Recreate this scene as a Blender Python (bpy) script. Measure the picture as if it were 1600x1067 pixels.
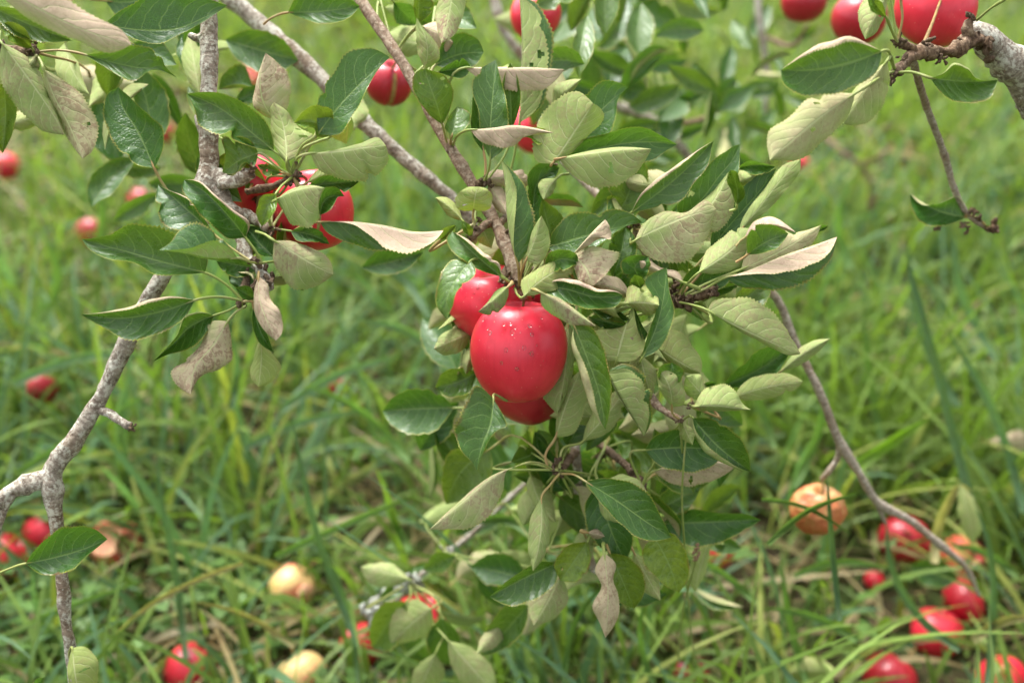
import bpy, bmesh, math, random
import numpy as np
from mathutils import Vector, Matrix, noise as mnoise

random.seed(7); RNG = np.random.default_rng(11)
SC = bpy.context.scene
COL = SC.collection
for _o in list(bpy.data.objects):
    bpy.data.objects.remove(_o, do_unlink=True)

# ------------------------------------------------------------------ camera
PITCH = math.radians(31.0); CAM_H = 1.05; LENS = 35.0; SENSOR = 36.0
cam_d = bpy.data.cameras.new('camera'); cam = bpy.data.objects.new('camera', cam_d)
COL.objects.link(cam); SC.camera = cam
cam.location = (0, 0, CAM_H); cam.rotation_euler = (math.pi/2 - PITCH, 0, 0)
cam_d.lens = LENS; cam_d.sensor_width = SENSOR; cam_d.clip_start = 0.02; cam_d.clip_end = 2000
cam_d.dof.use_dof = True; cam_d.dof.focus_distance = 0.735; cam_d.dof.aperture_fstop = 3.2

# ------------------------------------------------------------------ world / light / exposure
SUN_EL = math.radians(62); SUN_AZ = math.radians(-35)
w = bpy.data.worlds.new('World'); SC.world = w; w.use_nodes = True
nt = w.node_tree; nt.nodes.clear()
sky = nt.nodes.new('ShaderNodeTexSky'); sky.sky_type = 'NISHITA'; sky.sun_disc = False
sky.sun_elevation = SUN_EL; sky.sun_rotation = SUN_AZ; sky.air_density = 1.0; sky.dust_density = 6.0; sky.ozone_density = 1.0
hs = nt.nodes.new('ShaderNodeHueSaturation'); hs.inputs['Saturation'].default_value = 0.14   # overcast: the cloud cover greys the blue
bg = nt.nodes.new('ShaderNodeBackground'); bg.inputs['Strength'].default_value = 0.138
out = nt.nodes.new('ShaderNodeOutputWorld')
nt.links.new(sky.outputs[0], hs.inputs['Color']); nt.links.new(hs.outputs[0], bg.inputs[0]); nt.links.new(bg.outputs[0], out.inputs[0])
sun_d = bpy.data.lights.new('sun', 'SUN'); sun_d.energy = 1.5; sun_d.angle = math.radians(24); sun_d.color = (1.0, 0.97, 0.92)
sun = bpy.data.objects.new('sun', sun_d); COL.objects.link(sun)
sun.rotation_euler = Vector((math.sin(SUN_AZ)*math.cos(SUN_EL), math.cos(SUN_AZ)*math.cos(SUN_EL), math.sin(SUN_EL))).to_track_quat('Z', 'Y').to_euler()
sun.location = (0, 0, 6)
SC.view_settings.view_transform = 'Standard'; SC.view_settings.look = 'None'
SC.view_settings.exposure = 1.57; SC.view_settings.gamma = 1.0
SC.render.engine = 'CYCLES'
SC.cycles.max_bounces = 6; SC.cycles.diffuse_bounces = 4; SC.cycles.glossy_bounces = 2; SC.cycles.transmission_bounces = 4
SC.cycles.use_adaptive_sampling = True; SC.cycles.adaptive_threshold = .02; SC.cycles.caustics_reflective = False; SC.cycles.caustics_refractive = False
SC.cycles.use_denoising = True
try: SC.cycles.denoiser = 'OPENIMAGEDENOISE'
except Exception: pass

# ------------------------------------------------------------------ measuring helpers: photograph pixels (1600x1067) + depth -> metres
FPX = 1600*LENS/SENSOR
FWD = np.array([0, math.cos(PITCH), -math.sin(PITCH)]); UPV = np.array([0, math.sin(PITCH), math.cos(PITCH)]); RGT = np.array([1.0, 0, 0])
CAMP = np.array([0, 0, CAM_H])
def P(x, y, Z):
    x = np.asarray(x, float); y = np.asarray(y, float); Z = np.asarray(Z, float)
    return (CAMP + Z[..., None]*FWD + ((x-800)/FPX*Z)[..., None]*RGT - ((y-533.5)/FPX*Z)[..., None]*UPV)
def P1(x, y, Z): return P(np.array(x), np.array(y), np.array(Z))
def ground_z(x, y, h=0.0):
    """depth at which the line of sight through a pixel meets the height h"""
    d = FWD + (x-800)/FPX*RGT - (y-533.5)/FPX*UPV
    return (h - CAM_H)/d[2]

def spline(pts, n):
    """smooth curve through pts (k,d), n samples evenly spaced in chord length"""
    p = np.asarray(pts, float); k = len(p)
    if k == 2:
        t = np.linspace(0, 1, n)[:, None]; return p[0]*(1-t)+p[1]*t
    d = np.maximum(np.linalg.norm(np.diff(p[:, :2], axis=0), axis=1), 1e-6)
    c = np.concatenate([[0], np.cumsum(d)])
    m = np.zeros_like(p)
    s = np.diff(p, axis=0)/d[:, None]
    m[1:-1] = (s[:-1]*d[1:, None]+s[1:]*d[:-1, None])/(d[1:]+d[:-1])[:, None]
    m[0] = 1.5*s[0]-.5*m[1]; m[-1] = 1.5*s[-1]-.5*m[-2]
    t = np.linspace(0, c[-1], n); i = np.clip(np.searchsorted(c, t, side='right')-1, 0, k-2)
    h = d[i]; u = ((t-c[i])/h)[:, None]; h = h[:, None]
    return ((2*u**3-3*u**2+1)*p[i]+(u**3-2*u**2+u)*h*m[i]+(-2*u**3+3*u**2)*p[i+1]+(u**3-u**2)*h*m[i+1])

# ------------------------------------------------------------------ object helpers
def link(name, me, mats, parent=None):
    o = bpy.data.objects.new(name, me); COL.objects.link(o)
    for m in (mats if isinstance(mats, (list, tuple)) else [mats]): me.materials.append(m)
    if parent is not None: o.parent = parent
    return o
def tag(o, label, cat, group=None):
    o['label'] = label; o['category'] = cat
    if group: o['group'] = group
    return o
def thing(name, label, cat, loc, group=None):
    o = bpy.data.objects.new(name, None); COL.objects.link(o); o.location = [float(v) for v in loc]
    o.empty_display_size = .02
    return tag(o, label, cat, group)
def mesh(name, v, f, smooth=True):
    me = bpy.data.meshes.new(name); me.from_pydata([tuple(map(float, a)) for a in v], [], f); me.update()
    if smooth: me.polygons.foreach_set('use_smooth', [True]*len(me.polygons))
    return me
def local(v, parent):
    return np.asarray(v)-np.array(parent.location) if parent is not None else np.asarray(v)

# ------------------------------------------------------------------ node helpers
class NT:
    def __init__(s, name):
        s.m = bpy.data.materials.new(name); s.m.use_nodes = True; s.t = s.m.node_tree; s.t.nodes.clear()
    def n(s, typ, **kw):
        nd = s.t.nodes.new(typ)
        for k, v in kw.items(): setattr(nd, k, v)
        return nd
    def put(s, sock, v):
        if isinstance(v, bpy.types.NodeSocket): s.t.links.new(v, sock)
        elif v is not None:
            if isinstance(v, (tuple, list)) and len(v) == 3 and sock.type == 'RGBA': v = (*v, 1)
            sock.default_value = v
    def math(s, op, a, b=None, c=None, clamp=False):
        nd = s.n('ShaderNodeMath', operation=op, use_clamp=clamp)
        s.put(nd.inputs[0], a)
        if b is not None: s.put(nd.inputs[1], b)
        if c is not None: s.put(nd.inputs[2], c)
        return nd.outputs[0]
    def mix(s, f, a, b, mode='MIX'):
        nd = s.n('ShaderNodeMix', data_type='RGBA', blend_type=mode)
        s.put(nd.inputs[0], f); s.put(nd.inputs[6], a); s.put(nd.inputs[7], b); return nd.outputs[2]
    def step(s, v, lo, hi, a=0.0, b=1.0):
        nd = s.n('ShaderNodeMapRange', interpolation_type='SMOOTHSTEP')
        s.put(nd.inputs[0], v); s.put(nd.inputs[1], lo); s.put(nd.inputs[2], hi); s.put(nd.inputs[3], a); s.put(nd.inputs[4], b); return nd.outputs[0]
    def noise(s, vec, scale, detail=3, rough=.55, dist=0.0):
        nd = s.n('ShaderNodeTexNoise'); s.put(nd.inputs['Vector'], vec); nd.inputs['Scale'].default_value = scale
        nd.inputs['Detail'].default_value = detail; nd.inputs['Roughness'].default_value = rough; nd.inputs['Distortion'].default_value = dist
        return nd.outputs[0]
    def voro(s, vec, scale, feature='F1'):
        nd = s.n('ShaderNodeTexVoronoi', feature=feature); s.put(nd.inputs['Vector'], vec); nd.inputs['Scale'].default_value = scale
        return nd.outputs[0]
    def scale(s, vec, sc, off=None):
        nd = s.n('ShaderNodeMapping'); s.put(nd.inputs[0], vec); nd.inputs[3].default_value = sc
        if off is not None: s.put(nd.inputs[1], off)
        return nd.outputs[0]
    def bump(s, h, strength, dist=.001):
        nd = s.n('ShaderNodeBump'); s.put(nd.inputs['Height'], h); nd.inputs['Strength'].default_value = strength; nd.inputs['Distance'].default_value = dist
        return nd.outputs[0]
    def bsdf(s, col, rough, normal=None, spec=.5, coat=0.0, coat_rough=.2, **kw):
        nd = s.n('ShaderNodeBsdfPrincipled'); s.put(nd.inputs['Base Color'], col); s.put(nd.inputs['Roughness'], rough)
        s.put(nd.inputs['Specular IOR Level'], spec)
        if normal is not None: s.put(nd.inputs['Normal'], normal)
        s.put(nd.inputs['Coat Weight'], coat); nd.inputs['Coat Roughness'].default_value = coat_rough
        for k, v in kw.items(): s.put(nd.inputs[k], v)
        return nd.outputs[0]
    def out(s, sh):
        o = s.n('ShaderNodeOutputMaterial'); s.t.links.new(sh, o.inputs[0]); return s.m

# ------------------------------------------------------------------ materials
def mat_leaf():
    N = NT('apple_leaf')
    uv = N.n('ShaderNodeUVMap', uv_map='leaf').outputs[0]
    sx = N.n('ShaderNodeSeparateXYZ'); N.put(sx.inputs[0], uv); x, v = sx.outputs[0], sx.outputs[1]
    us = N.math('MULTIPLY_ADD', x, 2.0, -1.0); u = N.math('ABSOLUTE', us)
    at = N.n('ShaderNodeAttribute', attribute_name='tint'); sp = N.n('ShaderNodeSeparateColor'); N.put(sp.inputs[0], at.outputs['Color'])
    pink, yel, rnd, spot = sp.outputs[0], sp.outputs[1], sp.outputs[2], at.outputs['Alpha']
    tc = N.n('ShaderNodeTexCoord').outputs['Object']
    off = N.n('ShaderNodeCombineXYZ'); N.put(off.inputs[0], N.math('MULTIPLY', rnd, 37.0)); N.put(off.inputs[1], N.math('MULTIPLY', rnd, 91.0))
    va = N.n('ShaderNodeVectorMath', operation='ADD'); N.put(va.inputs[0], tc); N.put(va.inputs[1], off.outputs[0]); tco = va.outputs[0]
    big = N.noise(tco, 45, 3); fine = N.noise(tco, 420, 3); mid = N.noise(tco, 140, 4, .6)
    # veins
    rib = N.step(u, N.math('MULTIPLY_ADD', v, -.018, .028), N.math('MULTIPLY_ADD', v, -.022, .055), 1, 0)
    arc = N.math('POWER', u, 1.35)
    wob = N.math('MULTIPLY_ADD', big, .16, -.08)
    ph = N.math('MULTIPLY', N.math('ADD', N.math('SUBTRACT', v, N.math('MULTIPLY', arc, .30)), wob), 7.2)
    ph = N.math('ADD', ph, N.math('MULTIPLY', N.math('GREATER_THAN', us, 0.0), .45))
    pp = N.math('PINGPONG', ph, .5)                       # 0 on a vein, .5 between
    vein = N.math('MULTIPLY', N.step(pp, .012, .06, 1, 0), N.step(u, .55, .97, 1, .15))
    quilt = N.math('SMOOTH_MIN', pp, .30, .2)
    uvs = N.scale(uv, (9, 17, 1), None)
    net = N.step(N.voro(uvs, 2.2, 'DISTANCE_TO_EDGE'), .0, .09, 1, 0)
    veins = N.math('MAXIMUM', rib, N.math('MULTIPLY', vein, .75))
    margin = N.step(u, .915, .965)
    # upper face
    up = N.mix(N.step(big, .3, .7), (.015, .072, .010), (.032, .122, .014))
    up = N.mix(N.math('MULTIPLY', rnd, .6), up, (.062, .170, .016))
    up = N.mix(N.math('MULTIPLY', yel, N.step(mid, .25, .65, .55, 1)), up, (.25, .36, .025))
    up = N.mix(N.step(fine, .35, .65, .35, 0), up, (.010, .045, .008))
    up = N.mix(N.math('MULTIPLY', net, .30), up, (.09, .22, .045))
    up = N.mix(N.math('MULTIPLY', veins, .8), up, (.20, .32, .08))
    up = N.mix(N.math('MULTIPLY', N.step(N.voro(tco, 330), .05, .10, .5, 0), N.step(mid, .5, .6)), up, (.30, .38, .20))
    speck = N.math('MULTIPLY', N.step(N.voro(tco, 210), .10, .17, 1, 0), N.step(mid, .45, .6))
    up = N.mix(N.math('MULTIPLY', speck, N.math('MULTIPLY', spot, .8)), up, (.13, .075, .03))
    up = N.mix(N.math('MULTIPLY', margin, .85), up, (.36, .36, .07))
    up = N.mix(N.math('MULTIPLY', N.step(N.math('MULTIPLY', mid, N.step(u, .5, 1)), .42, .6), spot), up, (.16, .07, .025))
    # under face: felted pale green, some flushed pink-brown
    lo = N.mix(big, (.30, .40, .125), (.42, .49, .195))
    lo = N.mix(N.step(mid, .35, .6, .35, 0), lo, (.22, .28, .11))
    flush = N.math('MULTIPLY', pink, N.step(N.math('ADD', big, N.math('MULTIPLY', pink, .45)), .45, .85), None, True)
    lo = N.mix(flush, lo, (.63, .47, .36))
    blot = N.math('MULTIPLY', N.math('MULTIPLY', N.step(N.math('MULTIPLY_ADD', fine, .55, N.math('MULTIPLY', mid, .45)), .47, .55), N.step(big, .36, .56)), N.math('MULTIPLY', spot, .9))
    lo = N.mix(blot, lo, (.34, .21, .16))
    lo = N.mix(N.math('MULTIPLY', N.step(N.voro(tco, 90), .05, .085, 1, 0), N.math('MULTIPLY', spot, .8)), lo, (.10, .075, .045))
    lo = N.mix(N.math('MULTIPLY', yel, .6), lo, (.36, .42, .09))
    lo = N.mix(N.math('MULTIPLY', net, .22), lo, (.22, .28, .12))
    lo = N.mix(N.math('MULTIPLY', veins, .8), lo, (.56, .60, .31))
    lo = N.mix(N.math('MULTIPLY', margin, .6), lo, (.42, .42, .16))
    back = N.n('ShaderNodeNewGeometry').outputs['Backfacing']
    col = N.mix(back, up, lo)
    hu = N.math('ADD', N.math('MULTIPLY', quilt, 1.6), N.math('ADD', N.math('MULTIPLY', rib, -.7), N.math('ADD', N.math('MULTIPLY', fine, .25), N.math('MULTIPLY', net, -.40))))
    b1 = N.bump(hu, .34, .0014)
    hl = N.math('ADD', N.math('MULTIPLY', quilt, -1.0), N.math('ADD', N.math('MULTIPLY', veins, .8), N.math('MULTIPLY', fine, .5)))
    b2 = N.bump(hl, .42, .0012)
    nm = N.n('ShaderNodeMix', data_type='VECTOR'); N.put(nm.inputs[0], back); N.put(nm.inputs[4], b1); N.put(nm.inputs[5], b2)
    rough = N.math('ADD', N.mix(back, N.math('MULTIPLY_ADD', mid, .22, .19), (.72, .72, .72)), 0.0)
    spec = N.math('ADD', N.mix(back, (.62, .62, .62), (.12, .12, .12)), 0.0)
    sh = N.bsdf(col, rough, nm.outputs[1], spec)
    tl = N.n('ShaderNodeBsdfTranslucent'); N.put(tl.inputs[0], N.mix(yel, (.10, .22, .015), (.30, .34, .02))); N.put(tl.inputs['Normal'], nm.outputs[1])
    ms = N.n('ShaderNodeMixShader'); ms.inputs[0].default_value = .27; N.t.links.new(sh, ms.inputs[1]); N.t.links.new(tl.outputs[0], ms.inputs[2])
    return N.out(ms.outputs[0])

def mat_petiole():
    N = NT('petiole'); oi = N.n('ShaderNodeObjectInfo').outputs['Random']; tc = N.n('ShaderNodeTexCoord').outputs['Object']
    c = N.mix(N.step(oi, .55, 1.0), (.24, .30, .075), (.34, .22, .09)); c = N.mix(N.step(N.noise(tc, 60), .5, .75), c, (.36, .36, .16))
    return N.out(N.bsdf(c, .5, N.bump(N.noise(tc, 600), .3), .35))

def mat_bark(name, base, dark, pale, lich, lichen=.5):
    N = NT(name); tc = N.n('ShaderNodeTexCoord'); ob = tc.outputs['Object']
    uv = N.n('ShaderNodeUVMap', uv_map='bark').outputs[0]
    rings = N.noise(N.scale(uv, (.8, 260, 1)), 1.0, 4, .6)          # girdling wrinkles
    big = N.noise(ob, 85, 4, .6); mid = N.noise(ob, 330, 5, .65); fine = N.noise(ob, 900, 4, .6)
    c = N.mix(N.step(rings, .35, .68), dark, base)
    c = N.mix(N.step(mid, .42, .66), c, pale)
    c = N.mix(N.step(N.noise(ob, 24, 3), .48, .62, 0, .55), c, N.mix(1.0, c, (.72, .55, .42), 'MULTIPLY'))
    lm = N.math('MULTIPLY', N.step(N.math('MULTIPLY_ADD', mid, .5, N.math('MULTIPLY', big, .5)), .62-.22*lichen, .74-.22*lichen), .9)
    c = N.mix(lm, c, lich)
    c = N.mix(N.step(N.voro(ob, 260), .12, .22, .7, 0), c, N.mix(.5, pale, lich))
    c = N.mix(N.step(fine, .58, .74, 0, .7), c, dark)
    h = N.math('ADD', N.math('MULTIPLY', rings, .8), N.math('ADD', N.math('MULTIPLY', mid, 1.0), N.math('MULTIPLY', fine, .35)))
    return N.out(N.bsdf(c, .82, N.bump(h, .75, .0022), .2))

def mat_apple(name, c1, c2, c3, streak=.5, pale=(.55, .30, .12), blush=0.0, rough=.30):
    N = NT(name); ob = N.n('ShaderNodeTexCoord').outputs['Object']; oi = N.n('ShaderNodeObjectInfo').outputs['Random']
    off = N.n('ShaderNodeCombineXYZ'); N.put(off.inputs[0], N.math('MULTIPLY', oi, 13.0)); N.put(off.inputs[1], N.math('MULTIPLY', oi, 7.0))
    va = N.n('ShaderNodeVectorMath', operation='ADD'); N.put(va.inputs[0], ob); N.put(va.inputs[1], off.outputs[0]); v = va.outputs[0]
    st = N.noise(N.scale(v, (260, 260, 22)), 1.0, 5, .65); big = N.noise(v, 26, 3); mid = N.noise(v, 120, 4)
    c = N.mix(N.step(big, .3, .7), c1, c2)
    c = N.mix(N.math('MULTIPLY', N.step(st, .46, .72), streak), c, c3)
    c = N.mix(N.math('MULTIPLY', N.step(big, .50, .64), blush), c, pale)
    dots = N.step(N.voro(v, 230), .05, .12, 1, 0)
    c = N.mix(N.math('MULTIPLY', dots, N.step(mid, .40, .58, .15, .75)), c, (.70, .42, .28))
    scab = N.math('MULTIPLY', N.step(N.voro(v, 46), .035, .06, 1, 0), N.step(big, .5, .56))
    c = N.mix(N.math('MULTIPLY', scab, .8), c, (.12, .06, .03))
    sx = N.n('ShaderNodeUVMap', uv_map='apple').outputs[0]; s2 = N.n('ShaderNodeSeparateXYZ'); N.put(s2.inputs[0], sx)
    c = N.mix(N.step(N.math('MULTIPLY_ADD', mid, .05, s2.outputs[1]), .955, 1.005, 0, .85), c, (.22, .13, .05))   # russet in the stalk bowl
    c = N.mix(N.step(N.math('MULTIPLY_ADD', mid, .04, s2.outputs[1]), .075, .03, 0, .9), c, (.16, .09, .04))      # withered eye
    rg = N.math('MULTIPLY_ADD', mid, .16, rough-.06)
    return N.out(N.bsdf(c, rg, N.bump(N.math('ADD', N.math('MULTIPLY', mid, .5), N.math('MULTIPLY', dots, .3)), .10, .0012), .5, .12, .2,
                        ))

def mat_simple(name, ca, cb, scale, rough=.7, bumps=.3, spec=.3):
    N = NT(name); ob = N.n('ShaderNodeTexCoord').outputs['Object']; a = N.noise(ob, scale, 4, .6)
    return N.out(N.bsdf(N.mix(N.step(a, .3, .7), ca, cb), rough, N.bump(a, bumps, .002), spec))

def mat_grass():
    N = NT('grass_blades'); at = N.n('ShaderNodeAttribute', attribute_name='tint').outputs['Color']
    ob = N.n('ShaderNodeTexCoord').outputs['Object']
    c = N.mix(N.step(N.noise(ob, 70, 2), .35, .7, 0, .35), at, (.10, .14, .03))
    sh = N.bsdf(c, .52, None, .35)
    tl = N.n('ShaderNodeBsdfTranslucent'); N.put(tl.inputs[0], N.mix(1.0, c, (1.25, 1.35, .55), 'MULTIPLY'))
    ms = N.n('ShaderNodeMixShader'); ms.inputs[0].default_value = .4; N.t.links.new(sh, ms.inputs[1]); N.t.links.new(tl.outputs[0], ms.inputs[2])
    return N.out(ms.outputs[0])

def mat_ground():
    N = NT('orchard_soil'); ob = N.n('ShaderNodeTexCoord').outputs['Object']
    a = N.noise(ob, 9, 5, .65); b = N.noise(ob, 70, 5, .7); g = N.noise(ob, 1.7, 4)
    c = N.mix(N.step(b, .35, .7), (.024, .018, .011), (.085, .062, .034))
    c = N.mix(N.step(a, .40, .66, 0, .85), c, (.045, .085, .018))
    c = N.mix(N.step(g, .45, .65, 0, .5), c, (.075, .12, .028))
    return N.out(N.bsdf(c, .95, N.bump(b, .9, .01), .1))

def mat_water():
    N = NT('water_drop')
    tr = N.n('ShaderNodeBsdfTransparent'); tr.inputs[0].default_value = (.97, .93, .93, 1)
    gl = N.n('ShaderNodeBsdfGlossy'); gl.inputs['Roughness'].default_value = .06
    fr = N.n('ShaderNodeFresnel'); fr.inputs[0].default_value = 1.33
    ms = N.n('ShaderNodeMixShader'); N.t.links.new(fr.outputs[0], ms.inputs[0]); N.t.links.new(tr.outputs[0], ms.inputs[1]); N.t.links.new(gl.outputs[0], ms.inputs[2])
    return N.out(ms.outputs[0])

M_LEAF = mat_leaf(); M_PET = mat_petiole()
M_BARK = mat_bark('mottled_bark', (.335, .29, .235), (.14, .108, .082), (.40, .36, .295), (.56, .55, .47), .66)
M_TWIG = mat_bark('young_bark', (.33, .24, .17), (.19, .125, .085), (.43, .35, .26), (.50, .46, .37), .15)
M_GREY = mat_bark('grey_twig_bark', (.40, .335, .265), (.22, .17, .13), (.48, .42, .34), (.54, .50, .42), .4)
M_SPUR = mat_bark('spur_bark', (.19, .13, .085), (.075, .045, .03), (.28, .20, .13), (.42, .38, .29), .1)
M_LICH = mat_bark('lichen_bark', (.34, .34, .29), (.15, .14, .11), (.5, .52, .46), (.62, .65, .58), .9)
M_APPLE = mat_apple('red_apple_skin', (.62, .014, .038), (.76, .036, .068), (.50, .008, .025), .28)
M_DARKAP = mat_apple('dark_red_apple_skin', (.36, .009, .024), (.48, .018, .036), (.24, .005, .014), .4)
M_PALEAP = mat_apple('pink_apple_skin', (.58, .030, .040), (.62, .09, .06), (.48, .016, .024), .5, (.62, .36, .15), .5)
M_ROT = mat_apple('withered_apple_skin', (.46, .11, .035), (.46, .20, .06), (.36, .030, .022), .6, (.42, .32, .12), .55, .5)
M_CREAM = mat_apple('cream_apple_skin', (.66, .43, .15), (.70, .52, .24), (.62, .20, .08), .5, (.60, .10, .06), .75, .45)
M_FLESH = mat_simple('apple_flesh', (.66, .50, .22), (.74, .60, .34), 60, .55, .35)
M_FLESHB = mat_simple('browned_flesh', (.55, .22, .14), (.68, .44, .26), 70, .6, .4)
M_SCAR = mat_simple('scar_cork', (.30, .17, .06), (.44, .29, .11), 150, .8, .4)
M_STALK = mat_simple('apple_stalk', (.16, .10, .035), (.30, .19, .06), 200, .6, .4)
M_CALYX = mat_simple('withered_calyx', (.05, .03, .02), (.14, .09, .05), 300, .9, .5)
M_GRASS = mat_grass(); M_SOIL = mat_ground(); M_WATER = mat_water()

# ------------------------------------------------------------------ setting: ground
def gh(x, y):
    """gentle unevenness of the ground, metres"""
    return .022*np.sin(x*2.1+.4)*np.cos(y*1.7+1.1)+.012*np.sin(x*5.3+y*3.1)+.008*np.sin(7.7*y-4.1*x)
def build_ground():
    def axis(a, b, n, far):
        core = np.linspace(a, b, n); k = np.geomspace(.2, far, 26)
        return np.concatenate([(a-k)[::-1], core, b+k])
    xs = axis(-4.5, 4.5, 150, 600); ys = axis(-1.5, 8, 160, 900)
    X, Y = np.meshgrid(xs, ys); fade = np.exp(-np.maximum(0, np.hypot(X, Y-3)-8)/6)
    Zz = gh(X, Y)*fade
    v = np.stack([X.ravel(), Y.ravel(), Zz.ravel()], 1); nx = len(xs); f = []
    for j in range(len(ys)-1):
        r = j*nx
        f += [(r+i, r+i+1, r+nx+i+1, r+nx+i) for i in range(nx-1)]
    g = link('ground', mesh('ground', v, f), M_SOIL); g['kind'] = 'structure'
build_ground()

# ------------------------------------------------------------------ tubes: stems, twigs, stalks
def tube(name, pts, mat, parent, sides=10, step=.006, rough=.08, knots=(), cap=True, seed=0):
    """pts: (px, py, Z, radius in metres); knots: extra swellings (fraction, gain)"""
    p = np.asarray(pts, float)
    w3 = np.concatenate([P(p[:, 0], p[:, 1], p[:, 2]), p[:, 3:4]], 1)
    # spline in 3D
    d = np.linalg.norm(np.diff(w3[:, :3], axis=0), axis=1); L = d.sum()
    n = int(max(4, min(140, L/step)))
    return tube3(name, spline3(w3, n), mat, parent, sides, rough, knots, cap, seed)
def spline3(w3, n):
    d = np.maximum(np.linalg.norm(np.diff(w3[:, :3], axis=0), axis=1), 1e-6)
    c = np.concatenate([[0], np.cumsum(d)]); k = len(w3)
    if k == 2:
        t = np.linspace(0, 1, n)[:, None]; return w3[0]*(1-t)+w3[1]*t
    s = np.diff(w3, axis=0)/d[:, None]; m = np.zeros_like(w3)
    m[1:-1] = (s[:-1]*d[1:, None]+s[1:]*d[:-1, None])/(d[1:]+d[:-1])[:, None]; m[0] = s[0]; m[-1] = s[-1]
    t = np.linspace(0, c[-1], n); i = np.clip(np.searchsorted(c, t, side='right')-1, 0, k-2)
    h = d[i][:, None]; u = ((t-c[i])/d[i])[:, None]
    return (2*u**3-3*u**2+1)*w3[i]+(u**3-2*u**2+u)*h*m[i]+(-2*u**3+3*u**2)*w3[i+1]+(u**3-u**2)*h*m[i+1]
def tube3(name, q, mat, parent, sides=10, rough=.08, knots=(), cap=True, seed=0, lump=0.0):
    n = len(q); c = q[:, :3]; r = np.maximum(q[:, 3], 1e-4).copy()
    T = np.gradient(c, axis=0); T /= np.linalg.norm(T, axis=1)[:, None]
    a = np.cross(T[0], [0.3, .2, .9]); a /= np.linalg.norm(a)
    rng = np.random.default_rng(seed+n)
    tt = np.linspace(0, 1, n)
    for kf, kg in knots: r *= 1+kg*np.exp(-((tt-kf)/(.9/n+.008))**2)
    ang = np.linspace(0, 2*math.pi, sides, endpoint=False)
    V = []; cum = np.concatenate([[0], np.cumsum(np.linalg.norm(np.diff(c, axis=0), axis=1))])
    ph = rng.uniform(0, 6.28, 6)
    for i in range(n):
        a = a-T[i]*a.dot(T[i]); a /= np.linalg.norm(a); b = np.cross(T[i], a)
        s = cum[i]/max(r.mean(), 1e-4)
        rr = r[i]*(1+rough*(.5*np.sin(ang*2+s*.6+ph[0])+.4*np.sin(ang*3-s*.9+ph[1])+.5*math.sin(s*.8+ph[2])+.5*np.sin(s*1.9+ang+ph[3])+rng.normal(0, .35, sides)))
        V += list(c[i]+(np.cos(ang)*rr)[:, None]*a+(np.sin(ang)*rr)[:, None]*b)
    F = [(i*sides+j, i*sides+(j+1) % sides, (i+1)*sides+(j+1) % sides, (i+1)*sides+j) for i in range(n-1) for j in range(sides)]
    if cap:
        V.append(c[0]-T[0]*r[0]*.4); V.append(c[-1]+T[-1]*r[-1]*.5); a0, a1 = len(V)-2, len(V)-1
        F += [(a0, (j+1) % sides, j) for j in range(sides)]+[(a1, (n-1)*sides+j, (n-1)*sides+(j+1) % sides) for j in range(sides)]
    me = mesh(name, local(V, parent), F)
    uvl = me.uv_layers.new(name='bark'); li = np.zeros(len(me.loops), int); me.loops.foreach_get('vertex_index', li)
    uvv = np.zeros((len(V), 2)); idx = np.arange(n*sides)
    uvv[:n*sides, 0] = np.abs((idx % sides)/sides*2-1); uvv[:n*sides, 1] = np.repeat(cum, sides)
    uvl.data.foreach_set('uv', uvv[li].ravel())
    return link(name, me, mat, parent)
def bud(parent, x, y, Z, r, mat=None, n=5, spread=1.0, seed=0, name='spur'):
    """knobbly fruiting spur: bud scales crowded on a short stub"""
    bm = bmesh.new(); rng = random.Random(seed); c = P1(x, y, Z)-np.array(parent.location)
    for k in range(n):
        o = np.array([rng.gauss(0, 1), rng.gauss(0, 1), rng.gauss(0, 1)])*r*spread*.6
        rr = r*rng.uniform(.28, .5)
        m = Matrix.Translation(c+o) @ Matrix.Rotation(rng.uniform(0, 6), 4, Vector((rng.gauss(0, 1), rng.gauss(0, 1), 1)).normalized()) @ Matrix.Diagonal((rr, rr*rng.uniform(.6, 1), rr*rng.uniform(1.3, 2.6), 1))
        bmesh.ops.create_icosphere(bm, subdivisions=2, radius=1, matrix=m)
    for v in bm.verts: v.co += Vector(mnoise.noise_vector(v.co*900))*r*.3
    me = bpy.data.meshes.new(name); bm.to_mesh(me); bm.free()
    me.polygons.foreach_set('use_smooth', [True]*len(me.polygons)); me.uv_layers.new(name='bark')
    return link(name, me, mat or M_SPUR, parent)

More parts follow.
